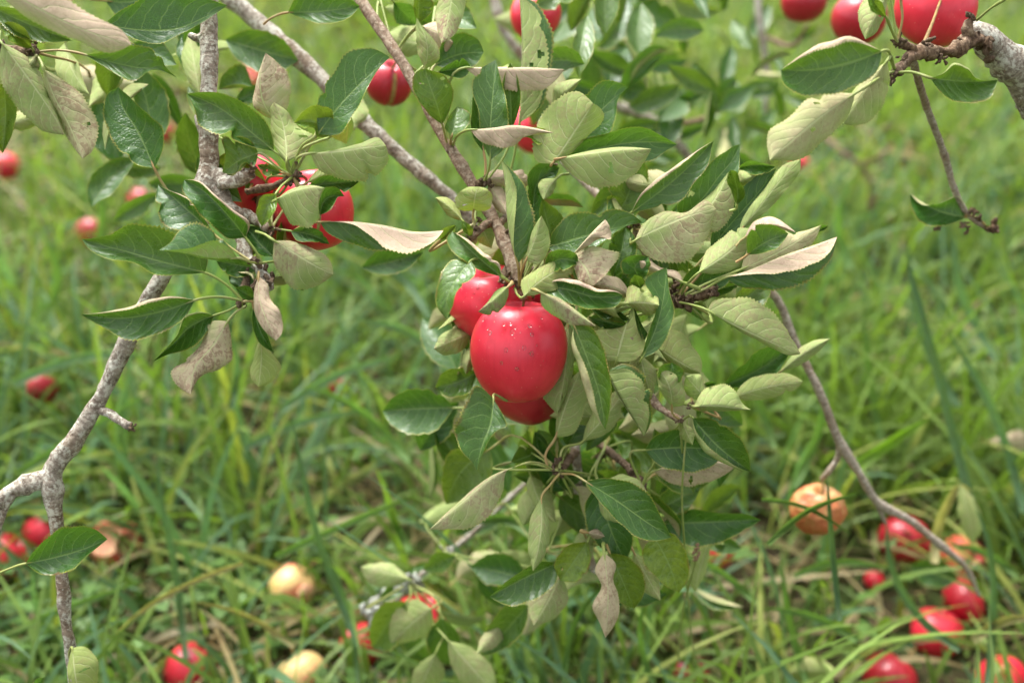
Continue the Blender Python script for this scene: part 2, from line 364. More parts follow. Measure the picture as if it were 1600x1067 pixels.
# ------------------------------------------------------------------ leaves
NODES = {}          # spur positions (px, py, Z) a branch's leaf stalks spring from
BR = {}             # branch key -> its Empty
LEAF_N = [0]
def leaf(key, Z, face, base, tip, M, A, B, pink=.1, yel=0., spot=.45, za=None, zb=None, ra=0., rb=0., dz=None, bow=None, pet=None, hi=True, zp=None, maxpet=150):
    """A leaf from three measured curves (midrib M and the two margins A and B, base to tip).  face: side of half A that is seen
    ('U' upper, 'D' under).  za/zb: how far each margin stands nearer (+) or farther (-) than the midrib, mm.  ra/rb: share of the half rolled back over itself."""
    LEAF_N[0] += 1; rng = random.Random(LEAF_N[0]*17+3); parent = BR[key]
    yel = min(1, yel+max(0, rng.gauss(0, .09))); n = 67 if hi else 19; m = 7 if hi else 4
    base = np.array(base, float); tip = np.array(tip, float)
    if not M: M = [tuple((base+tip)/2)]
    Mc = spline([base, *M, tip], n); Ac = spline([base, *A, tip], n); Bc = spline([base, *B, tip], n)
    t = np.linspace(0, 1, n); env = np.sin(np.pi*np.clip(t, 0, 1))**.6
    Lm = np.linalg.norm(np.diff(Mc, axis=0), axis=1).sum()*Z/FPX
    if dz is None:
        want = .068 if hi else .07
        dz = math.sqrt(max(0, want**2-Lm**2)) if Lm < want else 0
        dz = (min(.35*dz, .010) if hi else min(dz, .035))*rng.choice((-1, 1))+rng.uniform(-.005, .005)
    if bow is None: bow = rng.uniform(-.009, .004)
    dflt = rng.uniform(6, 11)*(1 if face == 'U' else -1)
    za = (dflt if za is None else za)/1000; zb = (dflt if zb is None else zb)/1000
    Zm = Z+dz*t+bow*np.sin(np.pi*t)
    for E in (Ac, Bc):                       # uneven, here and there nibbled outline
        d = E-Mc; am = .035*np.sin(t*rng.uniform(9, 16)+rng.uniform(0, 6))+.02*np.sin(t*rng.uniform(20, 34)+rng.uniform(0, 6))
        if rng.random() < .22:
            t0 = rng.uniform(.25, .85); am = am-rng.uniform(.15, .4)*np.exp(-((t-t0)/rng.uniform(.02, .05))**2)
        E += d*(am*env)[:, None]
    def half(E, e, roll, side):
        wv = rng.uniform(.0006, .0022); fr = rng.uniform(2, 3.5); p0 = rng.uniform(0, 6.28)
        out = []; phi = rng.uniform(.7, 1.25)
        ss = np.linspace(0, 1, m+1)[1:]
        for j, s in enumerate(ss):
            if roll > 0:
                s0 = .62
                q = max(0., (s-s0)/(1-s0)); s1 = min(1., s/s0)
            else: q = 0.; s1 = s
            g = math.sin(phi*s1)/math.sin(phi); h = .45*s1+.55*(1-math.cos(phi*s1))/(1-math.cos(phi))
            rr = roll*np.sin(np.pi*t)**.5
            g = g-q*rr
            off = e*env*h+.0042*math.sin(q*math.pi*.62)*env
            off = off+wv*s*s*np.sin(fr*2*math.pi*t+p0)*env
            pos = Mc+(E-Mc)*np.asarray(g)[..., None] if np.ndim(g) else Mc+(E-Mc)*g
            if j == len(ss)-1:       # toothed margin
                d = E-Mc; tan = np.gradient(Mc, axis=0); tan /= np.maximum(np.linalg.norm(tan, axis=1), 1e-6)[:, None]
                sc = np.where(np.arange(n) % 2 == 1, .05, -.025)*env*np.array([rng.uniform(.4, 1.3) for _ in range(n)])
                pos = pos+d*sc[:, None]*(-1 if roll > .3 else 1)+tan*(np.abs(sc)*np.linalg.norm(d, axis=1)*.5)[:, None]
            out.append((P(pos[:, 0], pos[:, 1], Zm-off), side*s))
        return out
    ha = half(Ac, za, ra, -1); hb = half(Bc, zb, rb, 1)
    mid = P(Mc[:, 0], Mc[:, 1], Zm)
    rows = [(p, u) for p, u in reversed(ha)]+[(mid, 0.)]+hb
    W = len(rows); V = np.stack([r[0] for r in rows], 1).reshape(-1, 3); U = np.tile([r[1] for r in rows], n); TT = np.repeat(t, W)
    # orientation from half A in the picture plane
    poly = np.concatenate([Ac, Mc[::-1]]); sa = np.sum(poly[:, 0]*np.roll(poly[:, 1], -1)-np.roll(poly[:, 0], -1)*poly[:, 1])
    flip = (sa > 0) == (face == 'U')
    holes = [(rng.uniform(.2, .85), rng.choice((-1, 1))*rng.uniform(.25, .75), rng.uniform(.012, .03), rng.uniform(.07, .18)) for _ in range(rng.choice((1, 1, 2, 3)))] if hi and rng.random() < .12 else []
    F = []
    for i in range(n-1):
        for j in range(W-1):
            if holes and any(((i+.5)/(n-1)-h0)**2/h2**2+((rows[j][1]+rows[j+1][1])/2-h1)**2/h3**2 < 1 for h0, h1, h2, h3 in holes): continue
            q = (i*W+j, i*W+j+1, (i+1)*W+j+1, (i+1)*W+j)
            F.append(q if flip else q[::-1])
    me = mesh('leaf', local(V, parent), F)
    me.validate(); 
    uvl = me.uv_layers.new(name='leaf'); li = np.zeros(len(me.loops), int); me.loops.foreach_get('vertex_index', li)
    uvl.data.foreach_set('uv', np.stack([U[li]*.5+.5, TT[li]], 1).ravel())
    ca = me.color_attributes.new('tint', 'FLOAT_COLOR', 'POINT')
    ca.data.foreach_set('color', np.tile([pink, yel, rng.random(), spot], len(V)))
    o = link('leaf', me, M_LEAF, parent)
    # stalk
    nd = NODES.get(key, [])
    if pet is None and nd:
        q = min(nd, key=lambda a: (a[0]-base[0])**2+(a[1]-base[1])**2)
        dist = math.hypot(q[0]-base[0], q[1]-base[1])
        if dist < maxpet: pet = [(q[0], q[1])]; zp = q[2] if zp is None else zp
    if pet:
        q = min(nd, key=lambda a: (a[0]-pet[0][0])**2+(a[1]-pet[0][1])**2) if nd else None
        if zp is None: zp = q[2] if q and math.hypot(q[0]-pet[0][0], q[1]-pet[0][1]) < 60 else Z
        pts = [np.array(a, float) for a in pet]
        if len(pts) == 1:
            tang = Mc[max(2, n//8)]-Mc[0]; tang /= max(np.linalg.norm(tang), 1e-6); dd = np.linalg.norm(pts[0]-base)
            pts.append(base-tang*dd*.38)
        pts.append(base); k = len(pts); ei = max(2, int(n*.1)); e2 = Mc[ei]
        rad = rng.uniform(.0008, .00105)
        arr = [[a[0], a[1], zp+(Zm[0]-zp)*(i/(k-1))**.8, rad*(1.25 if i == 0 else 1)] for i, a in enumerate(pts)]
        arr.append([e2[0], e2[1], Zm[ei]+.0004, rad*.5])
        w3 = np.array(arr); w3 = np.concatenate([P(w3[:, 0], w3[:, 1], w3[:, 2]), w3[:, 3:4]], 1)
        pt = tube3('petiole', spline3(w3, 14 if hi else 8), M_PET, parent, 7 if hi else 5, .03, cap=False, seed=LEAF_N[0])
        pt.parent = o
    return o
def fill(key, n, box, zr, lp=(95, 150), pu=.6, seed=1, yel=.1, dirs=None, hi=False):
    """leaves standing deeper in the branch, in view only between the nearer ones"""
    rng = random.Random(seed)
    for k in range(n):
        x = rng.uniform(box[0], box[2]); y = rng.uniform(box[1], box[3]); Z = rng.uniform(*zr)
        L = rng.uniform(*lp)*.75/Z; a = rng.uniform(0, 6.28) if dirs is None else math.radians(rng.gauss(*dirs))
        d = np.array([math.cos(a), math.sin(a)]); s = np.array([-d[1], d[0]]); b = np.array([x, y])-d*L/2
        wA = L*rng.uniform(.10, .27); wB = L*rng.uniform(.10, .27)*(1 if rng.random() > .15 else -.4); cv = L*rng.uniform(-.1, .1)
        mid = [tuple(b+d*L*.4+s*cv), tuple(b+d*L*.72+s*cv*.8)]
        Ae = [tuple(b+d*L*f+s*(cv+wA*g)) for f, g in ((.12, .6), (.38, 1), (.75, .7))]
        Be = [tuple(b+d*L*f+s*(cv-wB*g)) for f, g in ((.12, .6), (.38, 1), (.75, .7))]
        f = 'U' if rng.random() < pu else 'D'
        leaf(key, Z, f, b, b+d*L, mid, Ae, Be, pink=rng.choice((0, .1, .5)), yel=max(0, rng.gauss(yel, .15)), spot=rng.uniform(0, .5), hi=hi, maxpet=60)

# ------------------------------------------------------------------ apples
def apple_mesh(r, taper=.12, squash=.95, seed=0, bites=(), suture=None, rumple=0.0, seg=56, rings=44):
    rng = random.Random(seed); V = []; UV = []
    l1, l2 = rng.uniform(0, 6.28), rng.uniform(0, 6.28)
    for i in range(rings+1):
        f = i/rings; th = math.pi*(1-f)           # th=pi eye (bottom), 0 stalk (top)
        for j in range(seg):
            a = 2*math.pi*j/seg
            lob = 1+.022*math.cos(5*a+l1)*(.35+.65*f if False else (1-f)*1.1+.25)+.018*math.cos(2*a+l2)+.012*math.cos(3*a+l1)
            rad = math.sin(th)**(.98 if th < 1.5708 else .88)*(1+taper*(f-.5)*1.2)
            z = math.cos(th)*squash
            z -= .40*math.exp(-(math.sin(th)/.25)**2)*(1 if th < 1.57 else 0)       # stalk bowl
            z += .26*math.exp(-(math.sin(th)/.26)**2)*(1 if th > 1.57 else 0)       # eye basin
            p = Vector((math.cos(a)*rad*lob, math.sin(a)*rad*lob, z+.03*math.cos(a+l2)*rad))
            if rumple: p *= 1+rumple*mnoise.noise(p*2.3+Vector((seed, 0, 0)))+rumple*.5*mnoise.noise(p*6+Vector((0, seed, 0)))
            if suture is not None:
                da = (a-suture+math.pi) % (2*math.pi)-math.pi
                p *= 1-.16*math.exp(-(da/.16)**2)*math.sin(th)
            V.append(p); UV.append((j/seg, f))
    cut = [False]*len(V)
    for (bx, by, bz, br) in bites:
        c = Vector((bx, by, bz))
        for k, p in enumerate(V):
            d = p-c
            if d.length < br:
                V[k] = c+d.normalized()*br*(1+.05*mnoise.noise(p*9)); cut[k] = True
    F = [(i*seg+j, i*seg+(j+1) % seg, (i+1)*seg+(j+1) % seg, (i+1)*seg+j) for i in range(rings) for j in range(seg)]
    me = mesh('apple_skin', [p*r for p in V], F)
    uvl = me.uv_layers.new(name='apple'); li = np.zeros(len(me.loops), int); me.loops.foreach_get('vertex_index', li)
    uvl.data.foreach_set('uv', np.array(UV)[li].ravel())
    if bites:
        for p in me.polygons:
            if sum(cut[v] for v in p.vertices) >= 3: p.material_index = 1
    if suture is not None:
        for p in me.polygons:
            c = p.center; a = math.atan2(c.y, c.x); da = (a-suture+math.pi) % (2*math.pi)-math.pi
            if abs(da) < .10 and -.75*r < c.z < .7*r: p.material_index = 1
    return me
def rot_from_up(axis, spin=0.):
    return Vector((0, 0, 1)).rotation_difference(Vector(axis)).to_matrix().to_4x4() @ Matrix.Rotation(spin, 4, 'Z')
def apple(label, x, y, r, Z=None, axis=(0, 0, 1), spin=0., mat=None, stalk=None, group=None, taper=.12, squash=.95, bites=(), flesh=None, suture=None, rumple=0., seed=None, name='apple', stalk_len=.02, lift=0.):
    """x, y: the pixel of its centre; r: metres; Z None: lying on the ground"""
    if Z is None:
        h = r*.86+lift
        for _ in range(4):
            Z = ground_z(x, y, h); w = P1(x, y, Z); h = r*.86+lift+float(gh(w[0], w[1]))
        FALLEN.append((w[0], w[1], r))
    c = P1(x, y, Z); t = thing(name, label, 'apple', c, group); seed = int(x*7+y) if seed is None else seed
    mats = [mat or M_APPLE]+([flesh or M_FLESH] if bites else [])+([M_SCAR] if suture is not None else [])
    sk = link('skin', apple_mesh(r, taper, squash, seed, bites, suture, rumple), mats, t)
    R = rot_from_up(axis, spin); sk.matrix_local = R
    top = np.array(R @ Vector((0, 0, r*(squash-.40))))
    end = np.array(R @ Vector((r*.12, r*.06, r*squash+stalk_len))) if stalk is None else P1(*stalk)-c
    midp = top*.45+end*.55+np.array([.0015, .001, .002])
    q = spline3(np.array([[*top, .0011], [*midp, .0011], [*end, .0017]]), 9)
    q[:, :3] += c
    tube3('stalk', q, M_STALK, t, 7, .06, seed=seed)
    bm = bmesh.new()                                   # the withered sepals in the eye
    for k in range(5):
        a = k*1.2566+seed; d = Vector((math.cos(a), math.sin(a), 0)); s = Vector((-d.y, d.x, 0)); b = Vector((0, 0, -r*(squash-.27)))
        vs = [bm.verts.new(p) for p in (b+s*r*.05, b-s*r*.05, b+d*r*.13-s*r*.03-Vector((0, 0, r*.05)), b+d*r*.17-Vector((0, 0, r*.10)), b+d*r*.13+s*r*.03-Vector((0, 0, r*.05)))]
        bm.faces.new(vs)
    me = bpy.data.meshes.new('calyx'); bm.to_mesh(me); bm.free()
    cx = link('calyx', me, M_CALYX, t); cx.matrix_local = R
    return t
FALLEN = []

# ------------------------------------------------------------------ branches
def branch(key, label, base, group='apple branches'):
    BR[key] = thing('apple_branch', label, 'branch', P1(*base), group)
    return BR[key]

# --- left bough: mottled stem running down the left side
b = branch('L', 'mottled grey bough running down the left side, forking above the lone dark leaf', (325, -120, .78))
S = tube('stem', [(330, -130, .80, .0069), (325, 0, .77, .0066), (327, 100, .765, .0066), (325, 200, .762, .0066), (327, 270, .762, .008), (318, 340, .765, .0066), (285, 390, .768, .0063), (252, 435, .77, .0061),
          (205, 520, .772, .0061), (155, 625, .775, .0061), (122, 680, .776, .0061), (82, 738, .778, .0072), (86, 800, .78, .0053), (95, 880, .785, .0046), (102, 960, .79, .0044), (113, 1040, .80, .0042), (120, 1130, .81, .0040)],
         M_BARK, b, 14, .0045, .10, [(.12, .22), (.25, .35), (.33, .4), (.52, .18), (.66, .25), (.72, .4), (.85, .18)], seed=3)
tube('side_stem', [(84, 742, .778, .0068), (50, 755, .775, .0066), (22, 765, .77, .0060), (-10, 790, .765, .0060), (-60, 815, .76, .006)], M_BARK, b, 12, .004, .12, [(.3, .3), (.6, .25)], seed=4)
tube('twig', [(22, 765, .77, .0050), (6, 790, .768, .0040), (-6, 830, .765, .0036)], M_BARK, b, 9, .004, .12, seed=5)
tube('twig', [(148, 636, .775, .0042), (170, 645, .772, .0036), (188, 658, .768, .0032), (203, 666, .765, .0036)], M_BARK, b, 9, .003, .18, seed=6)
bud(b, 205, 667, .764, .0030, seed=1)
tube('twig', [(325, 285, .762, .0070), (345, 305, .758, .0066), (362, 335, .755, .0058), (378, 375, .75, .0048), (388, 405, .745, .0044), (405, 420, .735, .004), (418, 440, .73, .0038), (422, 452, .728, .003)], M_BARK, b, 11, .004, .16, [(.3, .4), (.6, .3)], seed=7)
tube('twig', [(330, 272, .762, .006), (355, 286, .752, .0058), (378, 280, .742, .0052), (392, 270, .738, .0040)], M_BARK, b, 10, .003, .2, seed=8)
tube('twig', [(362, 335, .755, .005), (395, 340, .752, .0045), (424, 358, .74, .0035)], M_BARK, b, 9, .003, .2, seed=9)
tube('twig', [(385, 300, .76, .003), (430, 290, .755, .0028), (458, 278, .745, .003)], M_SPUR, b, 8, .003, .2, seed=10)
tube('twig', [(325, 50, .765, .004), (310, 62, .765, .0032), (297, 55, .766, .0028)], M_BARK, b, 8, .003, .2, seed=11)
tube('twig', [(388, 405, .745, .0038), (385, 440, .735, .0034), (375, 472, .73, .0026)], M_SPUR, b, 8, .003, .2, seed=12)
for k, (x, y, z, r) in enumerate([(390, 268, .737, .004), (458, 280, .742, .0050), (462, 272, .742, .004), (424, 358, .737, .0042), (408, 410, .729, .0048), (420, 440, .727, .0050), (396, 448, .726, .004), (376, 474, .728, .0036)]):
    bud(b, x, y, z, r, n=6, seed=20+k)
NODES['L'] = [(458, 276, .742), (424, 357, .737), (408, 411, .728), (376, 472, .728), (400, 450, .727)]
leaf('L', .742, 'U', (428, 236), (292, 147), [(390, 205), (345, 170)], [(425, 210), (405, 180), (370, 155), (320, 144)], [(400, 232), (350, 213), (312, 195), (303, 170)], spot=.3)
leaf('L', .75, 'D', (428, 188), (415, 83), [(408, 150), (406, 120)], [(442, 180), (453, 142), (450, 115), (430, 95)], [(396, 165), (398, 140), (407, 105)], pink=.8, spot=1, pet=[(455, 270), (440, 225)])
leaf('L', .73, 'D', (448, 252), (428, 160), [(446, 220), (441, 190)], [(466, 245), (491, 214), (468, 200), (446, 172)], [(426, 222), (423, 190), (423, 168)], pink=.15)
leaf('L', .735, 'U', (517, 213), (459, 192), [(502, 196), (480, 190)], [(521, 190), (519, 172), (490, 166)], [(494, 211), (492, 203), (475, 200)], yel=.45, pet=[(458, 276), (470, 235), (500, 220)])
leaf('L', .722, 'U', (497, 210), (609, 90), [(525, 172), (570, 125)], [(496, 162), (518, 115), (545, 83), (578, 75)], [(530, 210), (555, 174), (572, 142), (592, 108)], spot=.1, pet=[(456, 270), (472, 228)], za=3, zb=5)
leaf('L', .728, 'D', (485, 240), (603, 228), [(530, 236), (572, 230)], [(498, 265), (530, 280), (570, 281), (607, 250)], [(520, 235), (560, 225), (592, 216)], pink=.05, spot=.4, pet=[(455, 268), (466, 246)], zb=-10)
leaf('L', .742, 'U', (403, 240), (347, 270), [(377, 250)], [(397, 226), (366, 212), (348, 214), (352, 240)], [(396, 260), (384, 254), (368, 271)], yel=.2, spot=.8, pet=[(454, 276), (430, 258)])
leaf('L', .737, 'U', (440, 270), (402, 258), [], [(420, 256)], [(418, 276)], yel=.15)
leaf('L', .722, 'U', (383, 371), (288, 281), [(355, 335), (320, 300)], [(360, 373), (328, 350), (300, 318), (284, 292)], [(391, 350), (362, 325), (335, 303), (310, 282)], pink=1, rb=.38, pet=[(409, 411), (400, 393)])
leaf('L', .738, 'U', (332, 364), (247, 288), [(290, 325)], [(292, 363), (252, 346), (243, 307)], [(318, 337), (292, 308), (264, 297)], pink=1, rb=.2, pet=[(395, 410), (365, 390)])
leaf('L', .72, 'U', (320, 426), (128, 374), [(262, 412), (192, 392)], [(325, 405), (272, 364), (210, 349), (160, 370)], [(292, 429), (242, 428), (215, 413), (165, 403), (138, 388)], spot=.1, pet=[(378, 468), (350, 442)])
leaf('L', .706, 'U', (371, 403), (248, 391), [(330, 406), (288, 396)], [(345, 370), (312, 351), (282, 358), (265, 380)], [(355, 385), (330, 377), (300, 387)], pink=.05, za=-4, zb=7, pet=[(408, 411), (392, 410)])
leaf('L', .735, 'U', (403, 420), (338, 408), [], [(372, 402), (350, 400)], [(372, 434), (350, 425)], spot=.1)
leaf('L', .73, 'U', (398, 448), (357, 422), [(375, 438)], [(393, 425), (372, 424)], [(375, 452), (360, 442)], pink=.6, ra=.3)
leaf('L', .748, 'U', (428, 401), (384, 353), [(405, 380)], [(428, 372), (405, 355)], [(405, 398), (386, 372)], spot=.1)
leaf('L', .716, 'D', (428, 376), (521, 429), [(465, 398), (500, 419)], [(428, 410), (445, 440), (480, 452), (507, 440)], [(455, 377), (490, 389), (516, 408)], pink=.5, spot=.9, pet=[(400, 362), (415, 367)])
leaf('L', .712, 'D', (404, 432), (431, 532), [(406, 470), (420, 508)], [(418, 444), (421, 461), (438, 490), (440, 522)], [(398, 450), (399, 490), (416, 520)], pink=.9, spot=.7, za=-3, zb=-6)
leaf('L', .73, 'U', (396, 480), (428, 551), [(408, 520)], [(412, 510), (424, 540)], [(394, 500), (405, 535)])
leaf('L', .755, 'D', (408, 524), (404, 604), [(408, 560)], [(420, 545), (438, 576), (425, 596)], [(396, 560), (393, 592)], pink=0, yel=.3, pet=[(398, 452), (410, 490)])
leaf('L', .712, 'U', (304, 469), (126, 491), [(255, 486), (190, 497)], [(285, 500), (240, 524), (195, 529), (158, 510)], [(275, 463), (240, 464), (200, 479), (150, 489)], pink=.8, rb=.3, spot=.5, pet=[(378, 470), (345, 464)], za=8, zb=8)
leaf('L', .73, 'U', (334, 493), (237, 566), [(295, 512), (272, 535)], [(318, 527), (295, 546), (265, 553)], [(312, 487), (286, 494), (277, 522), (258, 545)], pink=.1, rb=.25, pet=[(377, 474), (355, 486)])
leaf('L', .722, 'D', (356, 502), (298, 616), [(332, 540), (306, 572)], [(362, 530), (362, 560), (343, 576), (312, 590)], [(325, 504), (312, 540), (286, 565), (268, 581), (275, 600)], pink=.75, spot=1, pet=[(384, 478), (368, 488)])
leaf('L', .726, 'U', (401, 468), (368, 450), [], [(388, 447)], [(382, 468)])
leaf('L', .713, 'D', (431, 313), (508, 294), [(455, 298), (490, 292)], [(440, 326), (456, 351), (480, 357), (496, 344), (498, 315)], [(452, 297), (490, 290)], pink=.2, za=-6, zb=-3)
leaf('L', .72, 'U', (500, 336), (538, 307), [(508, 312)], [(494, 320), (500, 299), (524, 292)], [(520, 326), (529, 308)], pink=.8, rb=.15)
leaf('L', .736, 'U', (481, 291), (562, 283), [(520, 287)], [(500, 277), (535, 274)], [(508, 296), (535, 301)])
leaf('L', .742, 'D', (479, 286), (537, 274), [(508, 273)], [(505, 261), (525, 262)], [(508, 284)], yel=.3)
leaf('L', .718, 'U', (431, 303), (409, 354), [(417, 325)], [(433, 316), (422, 342)], [(412, 305), (402, 340)], yel=.3)
leaf('L', .735, 'U', (454, 361), (515, 382), [(485, 367)], [(478, 354), (502, 362)], [(463, 375), (490, 378)])
leaf('L', .715, 'U', (500, 347), (693, 360), [(545, 346), (600, 352), (650, 362)], [(510, 362), (540, 379), (580, 389), (614, 392), (665, 388)], [(525, 347), (552, 351), (578, 368), (600, 387), (622, 394), (660, 388), (682, 374)], pink=1, spot=.15, za=-3, zb=8, pet=[(458, 362), (478, 350)], dz=.01)
leaf('L', .80, 'U', (450, 20), (562, 10), [(505, 18)], [(470, -12), (520, -14)], [(478, 31), (510, 38), (548, 26)], pet=[(412, 38), (425, 28)], zp=.82)
leaf('L', .88, 'U', (395, 136), (341, 141), [], [(375, 100), (350, 115)], [(365, 132)], hi=False)
leaf('L', .9, 'U', (352, 62), (466, 95), [(405, 78)], [(390, 47), (432, 55)], [(368, 92), (410, 113), (442, 110)], hi=False)
leaf('L', .88, 'U', (365, 160), (420, 135), [], [(385, 135)], [(400, 160)], hi=False)
leaf('L', .80, 'D', (546, 172), (541, 225), [], [(552, 200)], [(514, 208)], hi=False)
leaf('L', .88, 'D', (560, 145), (545, 210), [], [(575, 175)], [(540, 185)], hi=False)
leaf('L', .93, 'U', (565, 418), (662, 394), [(615, 408)], [(590, 392), (635, 390)], [(595, 430), (640, 418)], hi=False)
# the lone leaf beside the lower stem and the pair at its foot
leaf('L', .74, 'U', (40, 880), (168, 842), [(80, 872), (130, 858)], [(62, 850), (105, 823), (142, 824)], [(70, 898), (105, 893), (140, 865)], spot=.9, pet=[(-12, 900), (15, 888)], zp=.75)
leaf('L', .775, 'D', (113, 1012), (130, 1105), [(118, 1060)], [(135, 1010), (150, 1030), (148, 1080)], [(106, 1040), (112, 1080)], pink=.1, yel=.5, pet=[(112, 1040), (108, 1020)], zp=.795)
leaf('L', .80, 'U', (50, 1075), (68, 1058), [], [(55, 1062)], [(64, 1072)], hi=False)

# --- top-left corner
b = branch('T', 'leafy branch end entering at the top left corner with a pink curled leaf', (-80, 50, .72))
tube('stem', [(-140, 40, .75, .005), (-60, 62, .735, .0042), (0, 75, .725, .0036), (55, 83, .715, .003)], M_SPUR, b, 9, .004, .15, seed=31)
for k, (x, y, z, r) in enumerate([(57, 66, .716, .0036), (53, 82, .713, .005), (0, 72, .723, .004)]): bud(b, x, y, z, r, n=6, seed=40+k)
NODES['T'] = [(54, 82, .714), (2, 70, .722), (57, 62, .716)]
leaf('T', .645, 'D', (-30, -45), (205, 70), [(60, 14), (130, 47)], [(85, -12), (150, 27), (197, 55)], [(20, 12), (72, 44), (120, 64), (180, 82)], pink=1, spot=.35, za=-4, zb=-6, dz=.02, pet=[(2, 70), (-50, -20)])
leaf('T', .74, 'U', (163, 38), (355, 9), [(212, 47), (280, 45), (325, 25)], [(198, 10), (240, -8), (320, -2)], [(212, 62), (245, 70), (277, 56), (322, 32)], spot=.1, za=6, zb=4, pet=[(57, 62), (110, 45)])
leaf('T', .715, 'U', (133, 86), (278, 123), [(172, 97), (215, 106), (248, 109)], [(170, 81), (208, 71), (250, 86), (258, 103)], [(165, 106), (210, 126), (238, 110)], yel=.1, pet=[(56, 82), (90, 79)])
leaf('T', .70, 'D', (3, 68), (101, 211), [(50, 130), (85, 182)], [(40, 88), (72, 130), (88, 172)], [(0, 120), (28, 167), (65, 204)], pink=.2, spot=.5, pet=[(0, 50)])
leaf('T', .70, 'D', (68, 108), (129, 248), [(86, 155), (110, 200)], [(105, 130), (141, 165), (152, 205), (141, 240)], [(70, 140), (92, 190), (116, 232)], pink=.6, spot=.9)
leaf('T', .755, 'U', (241, 263), (185, 137), [(214, 203), (190, 162)], [(254, 236), (254, 205), (222, 170)], [(215, 258), (176, 222), (162, 172), (170, 145)], spot=.2, pet=[(262, 300), (250, 280)], zp=.765)
leaf('T', .735, 'U', (6, 128), (4, 240), [(9, 180)], [(24, 158), (18, 212)], [(-20, 160), (-12, 212)], yel=.45, spot=.6)
leaf('T', .69, 'U', (-20, 8), (112, 64), [(40, 36)], [(30, 16), (75, 36)], [(15, 50), (62, 66)], yel=.25)
leaf('T', .70, 'U', (50, 76), (0, 38), [(25, 52)], [(42, 50), (20, 35)], [(33, 74), (10, 60)], yel=.55)
leaf('T', .708, 'D', (56, 88), (42, 118), [(48, 102)], [(62, 106)], [(30, 94), (33, 110)], pink=.3, spot=.8)
leaf('T', .84, 'U', (165, 2), (262, -25), [(212, 2)], [(200, -32)], [(190, 30), (232, 12)], hi=False)
leaf('T', .92, 'D', (92, 112), (218, 130), [(155, 125)], [(150, 103)], [(130, 152), (182, 157)], pink=.6, hi=False)
leaf('T', .95, 'U', (150, 150), (190, 260), [(170, 205)], [(192, 200)], [(136, 212)], hi=False)
leaf('T', .84, 'D', (312, 148), (295, 52), [], [(320, 100)], [(284, 100)], hi=False)
leaf('T', .82, 'U', (205, 68), (276, 102), [(240, 82)], [(245, 62)], [(230, 98)], hi=False)
fill('L', 10, (330, 240, 480, 470), (.77, .80), (70, 110), .65, 61, hi=True)
fill('T', 16, (0, -20, 330, 200), (.82, 1.0), seed=5)
fill('T', 8, (60, 100, 330, 330), (.9, 1.1), seed=6, pu=.8)

# --- the main twig carrying the apple cluster
b = branch('C', 'slender brown twig slanting to the middle, holding the big red apple cluster', (555, -70, .80))
tube('stem', [(505, -110, .82, .0050), (563, 0, .80, .0047), (612, 72, .79, .0045), (660, 152, .782, .0044), (703, 230, .776, .0046), (741, 292, .772, .0043), (775, 350, .766, .0045), (792, 388, .76, .0046), (806, 428, .755, .0048), (815, 452, .752, .0036), (818, 468, .750, .0022)],
     M_TWIG, b, 13, .004, .06, [(.53, .22), (.67, .2), (.78, .2), (.86, .25), (.93, .3)], seed=51)
tube('twig', [(772, 345, .768, .0034), (757, 352, .76, .0030), (747, 362, .753, .0026), (735, 372, .748, .0030)], M_SPUR, b, 9, .003, .2, seed=52)
tube('twig', [(744, 292, .772, .0034), (752, 286, .77, .0034), (760, 282, .768, .003)], M_SPUR, b, 8, .002, .2, seed=53)
tube('twig', [(778, 352, .768, .0030), (812, 318, .79, .0028), (842, 285, .792, .0026), (863, 257, .782, .0028)], M_TWIG, b, 8, .004, .1, seed=54)
tube('twig', [(802, 415, .760, .0034), (840, 425, .785, .003), (890, 440, .79, .0028), (940, 470, .785, .0028), (985, 530, .78, .0026), (1008, 600, .765, .0026), (1030, 635, .75, .0026), (1064, 658, .735, .0020)], M_TWIG, b, 8, .004, .1, seed=55)
tube('twig', [(800, 410, .760, .003), (788, 425, .758, .0028), (785, 440, .752, .0024)], M_SPUR, b, 8, .002, .2, seed=56)
tube('twig', [(1010, 622, .75, .0022), (1035, 640, .738, .0024), (1064, 656, .728, .0022)], M_TWIG, b, 8, .003, .15, seed=57)
for k, (x, y, z, r) in enumerate([(703, 229, .774, .0034), (758, 283, .767, .0042), (741, 362, .752, .0038), (733, 372, .748, .0028), (788, 365, .760, .0028), (787, 440, .748, .0036), (812, 446, .748, .0040), (803, 430, .752, .0042), (863, 257, .78, .0036), (1082, 632, .724, .0026), (1063, 657, .728, .0022), (745, 345, .765, .003)]):
    bud(b, x, y, z, r, n=6, seed=60+k)
NODES['C'] = [(703, 229, .774), (758, 282, .766), (741, 350, .755), (797, 442, .748), (812, 452, .748), (863, 257, .78), (905, 450, .788), (960, 500, .782), (992, 575, .77), (1063, 656, .728), (1082, 634, .724), (620, 85, .79), (668, 165, .782)]
leaf('C', .77, 'D', (664, 108), (651, 28), [(668, 78)], [(686, 92), (682, 68), (664, 47)], [(654, 85), (650, 55)], pink=0, pet=[(700, 226), (690, 170), (672, 130)])
leaf('C', .775, 'U', (653, 37), (655, -20), [], [(678, 12)], [(646, 12)], yel=.3, pet=[(620, 80), (640, 52)])
leaf('C', .78, 'D', (708, -25), (690, 68), [(702, 20)], [(726, -2), (722, 30), (706, 58)], [(688, -5), (682, 40)], pink=.35, spot=1, pet=[(700, -60)], zp=.8)
leaf('C', .80, 'D', (659, 42), (708, 67), [(685, 52)], [(685, 34)], [(672, 74), (692, 86)], pink=1, pet=[(622, 84), (640, 55)])
leaf('C', .88, 'D', (672, 68), (604, 55), [(640, 66)], [(642, 37)], [(640, 90)], pet=[(645, 120)], hi=False)
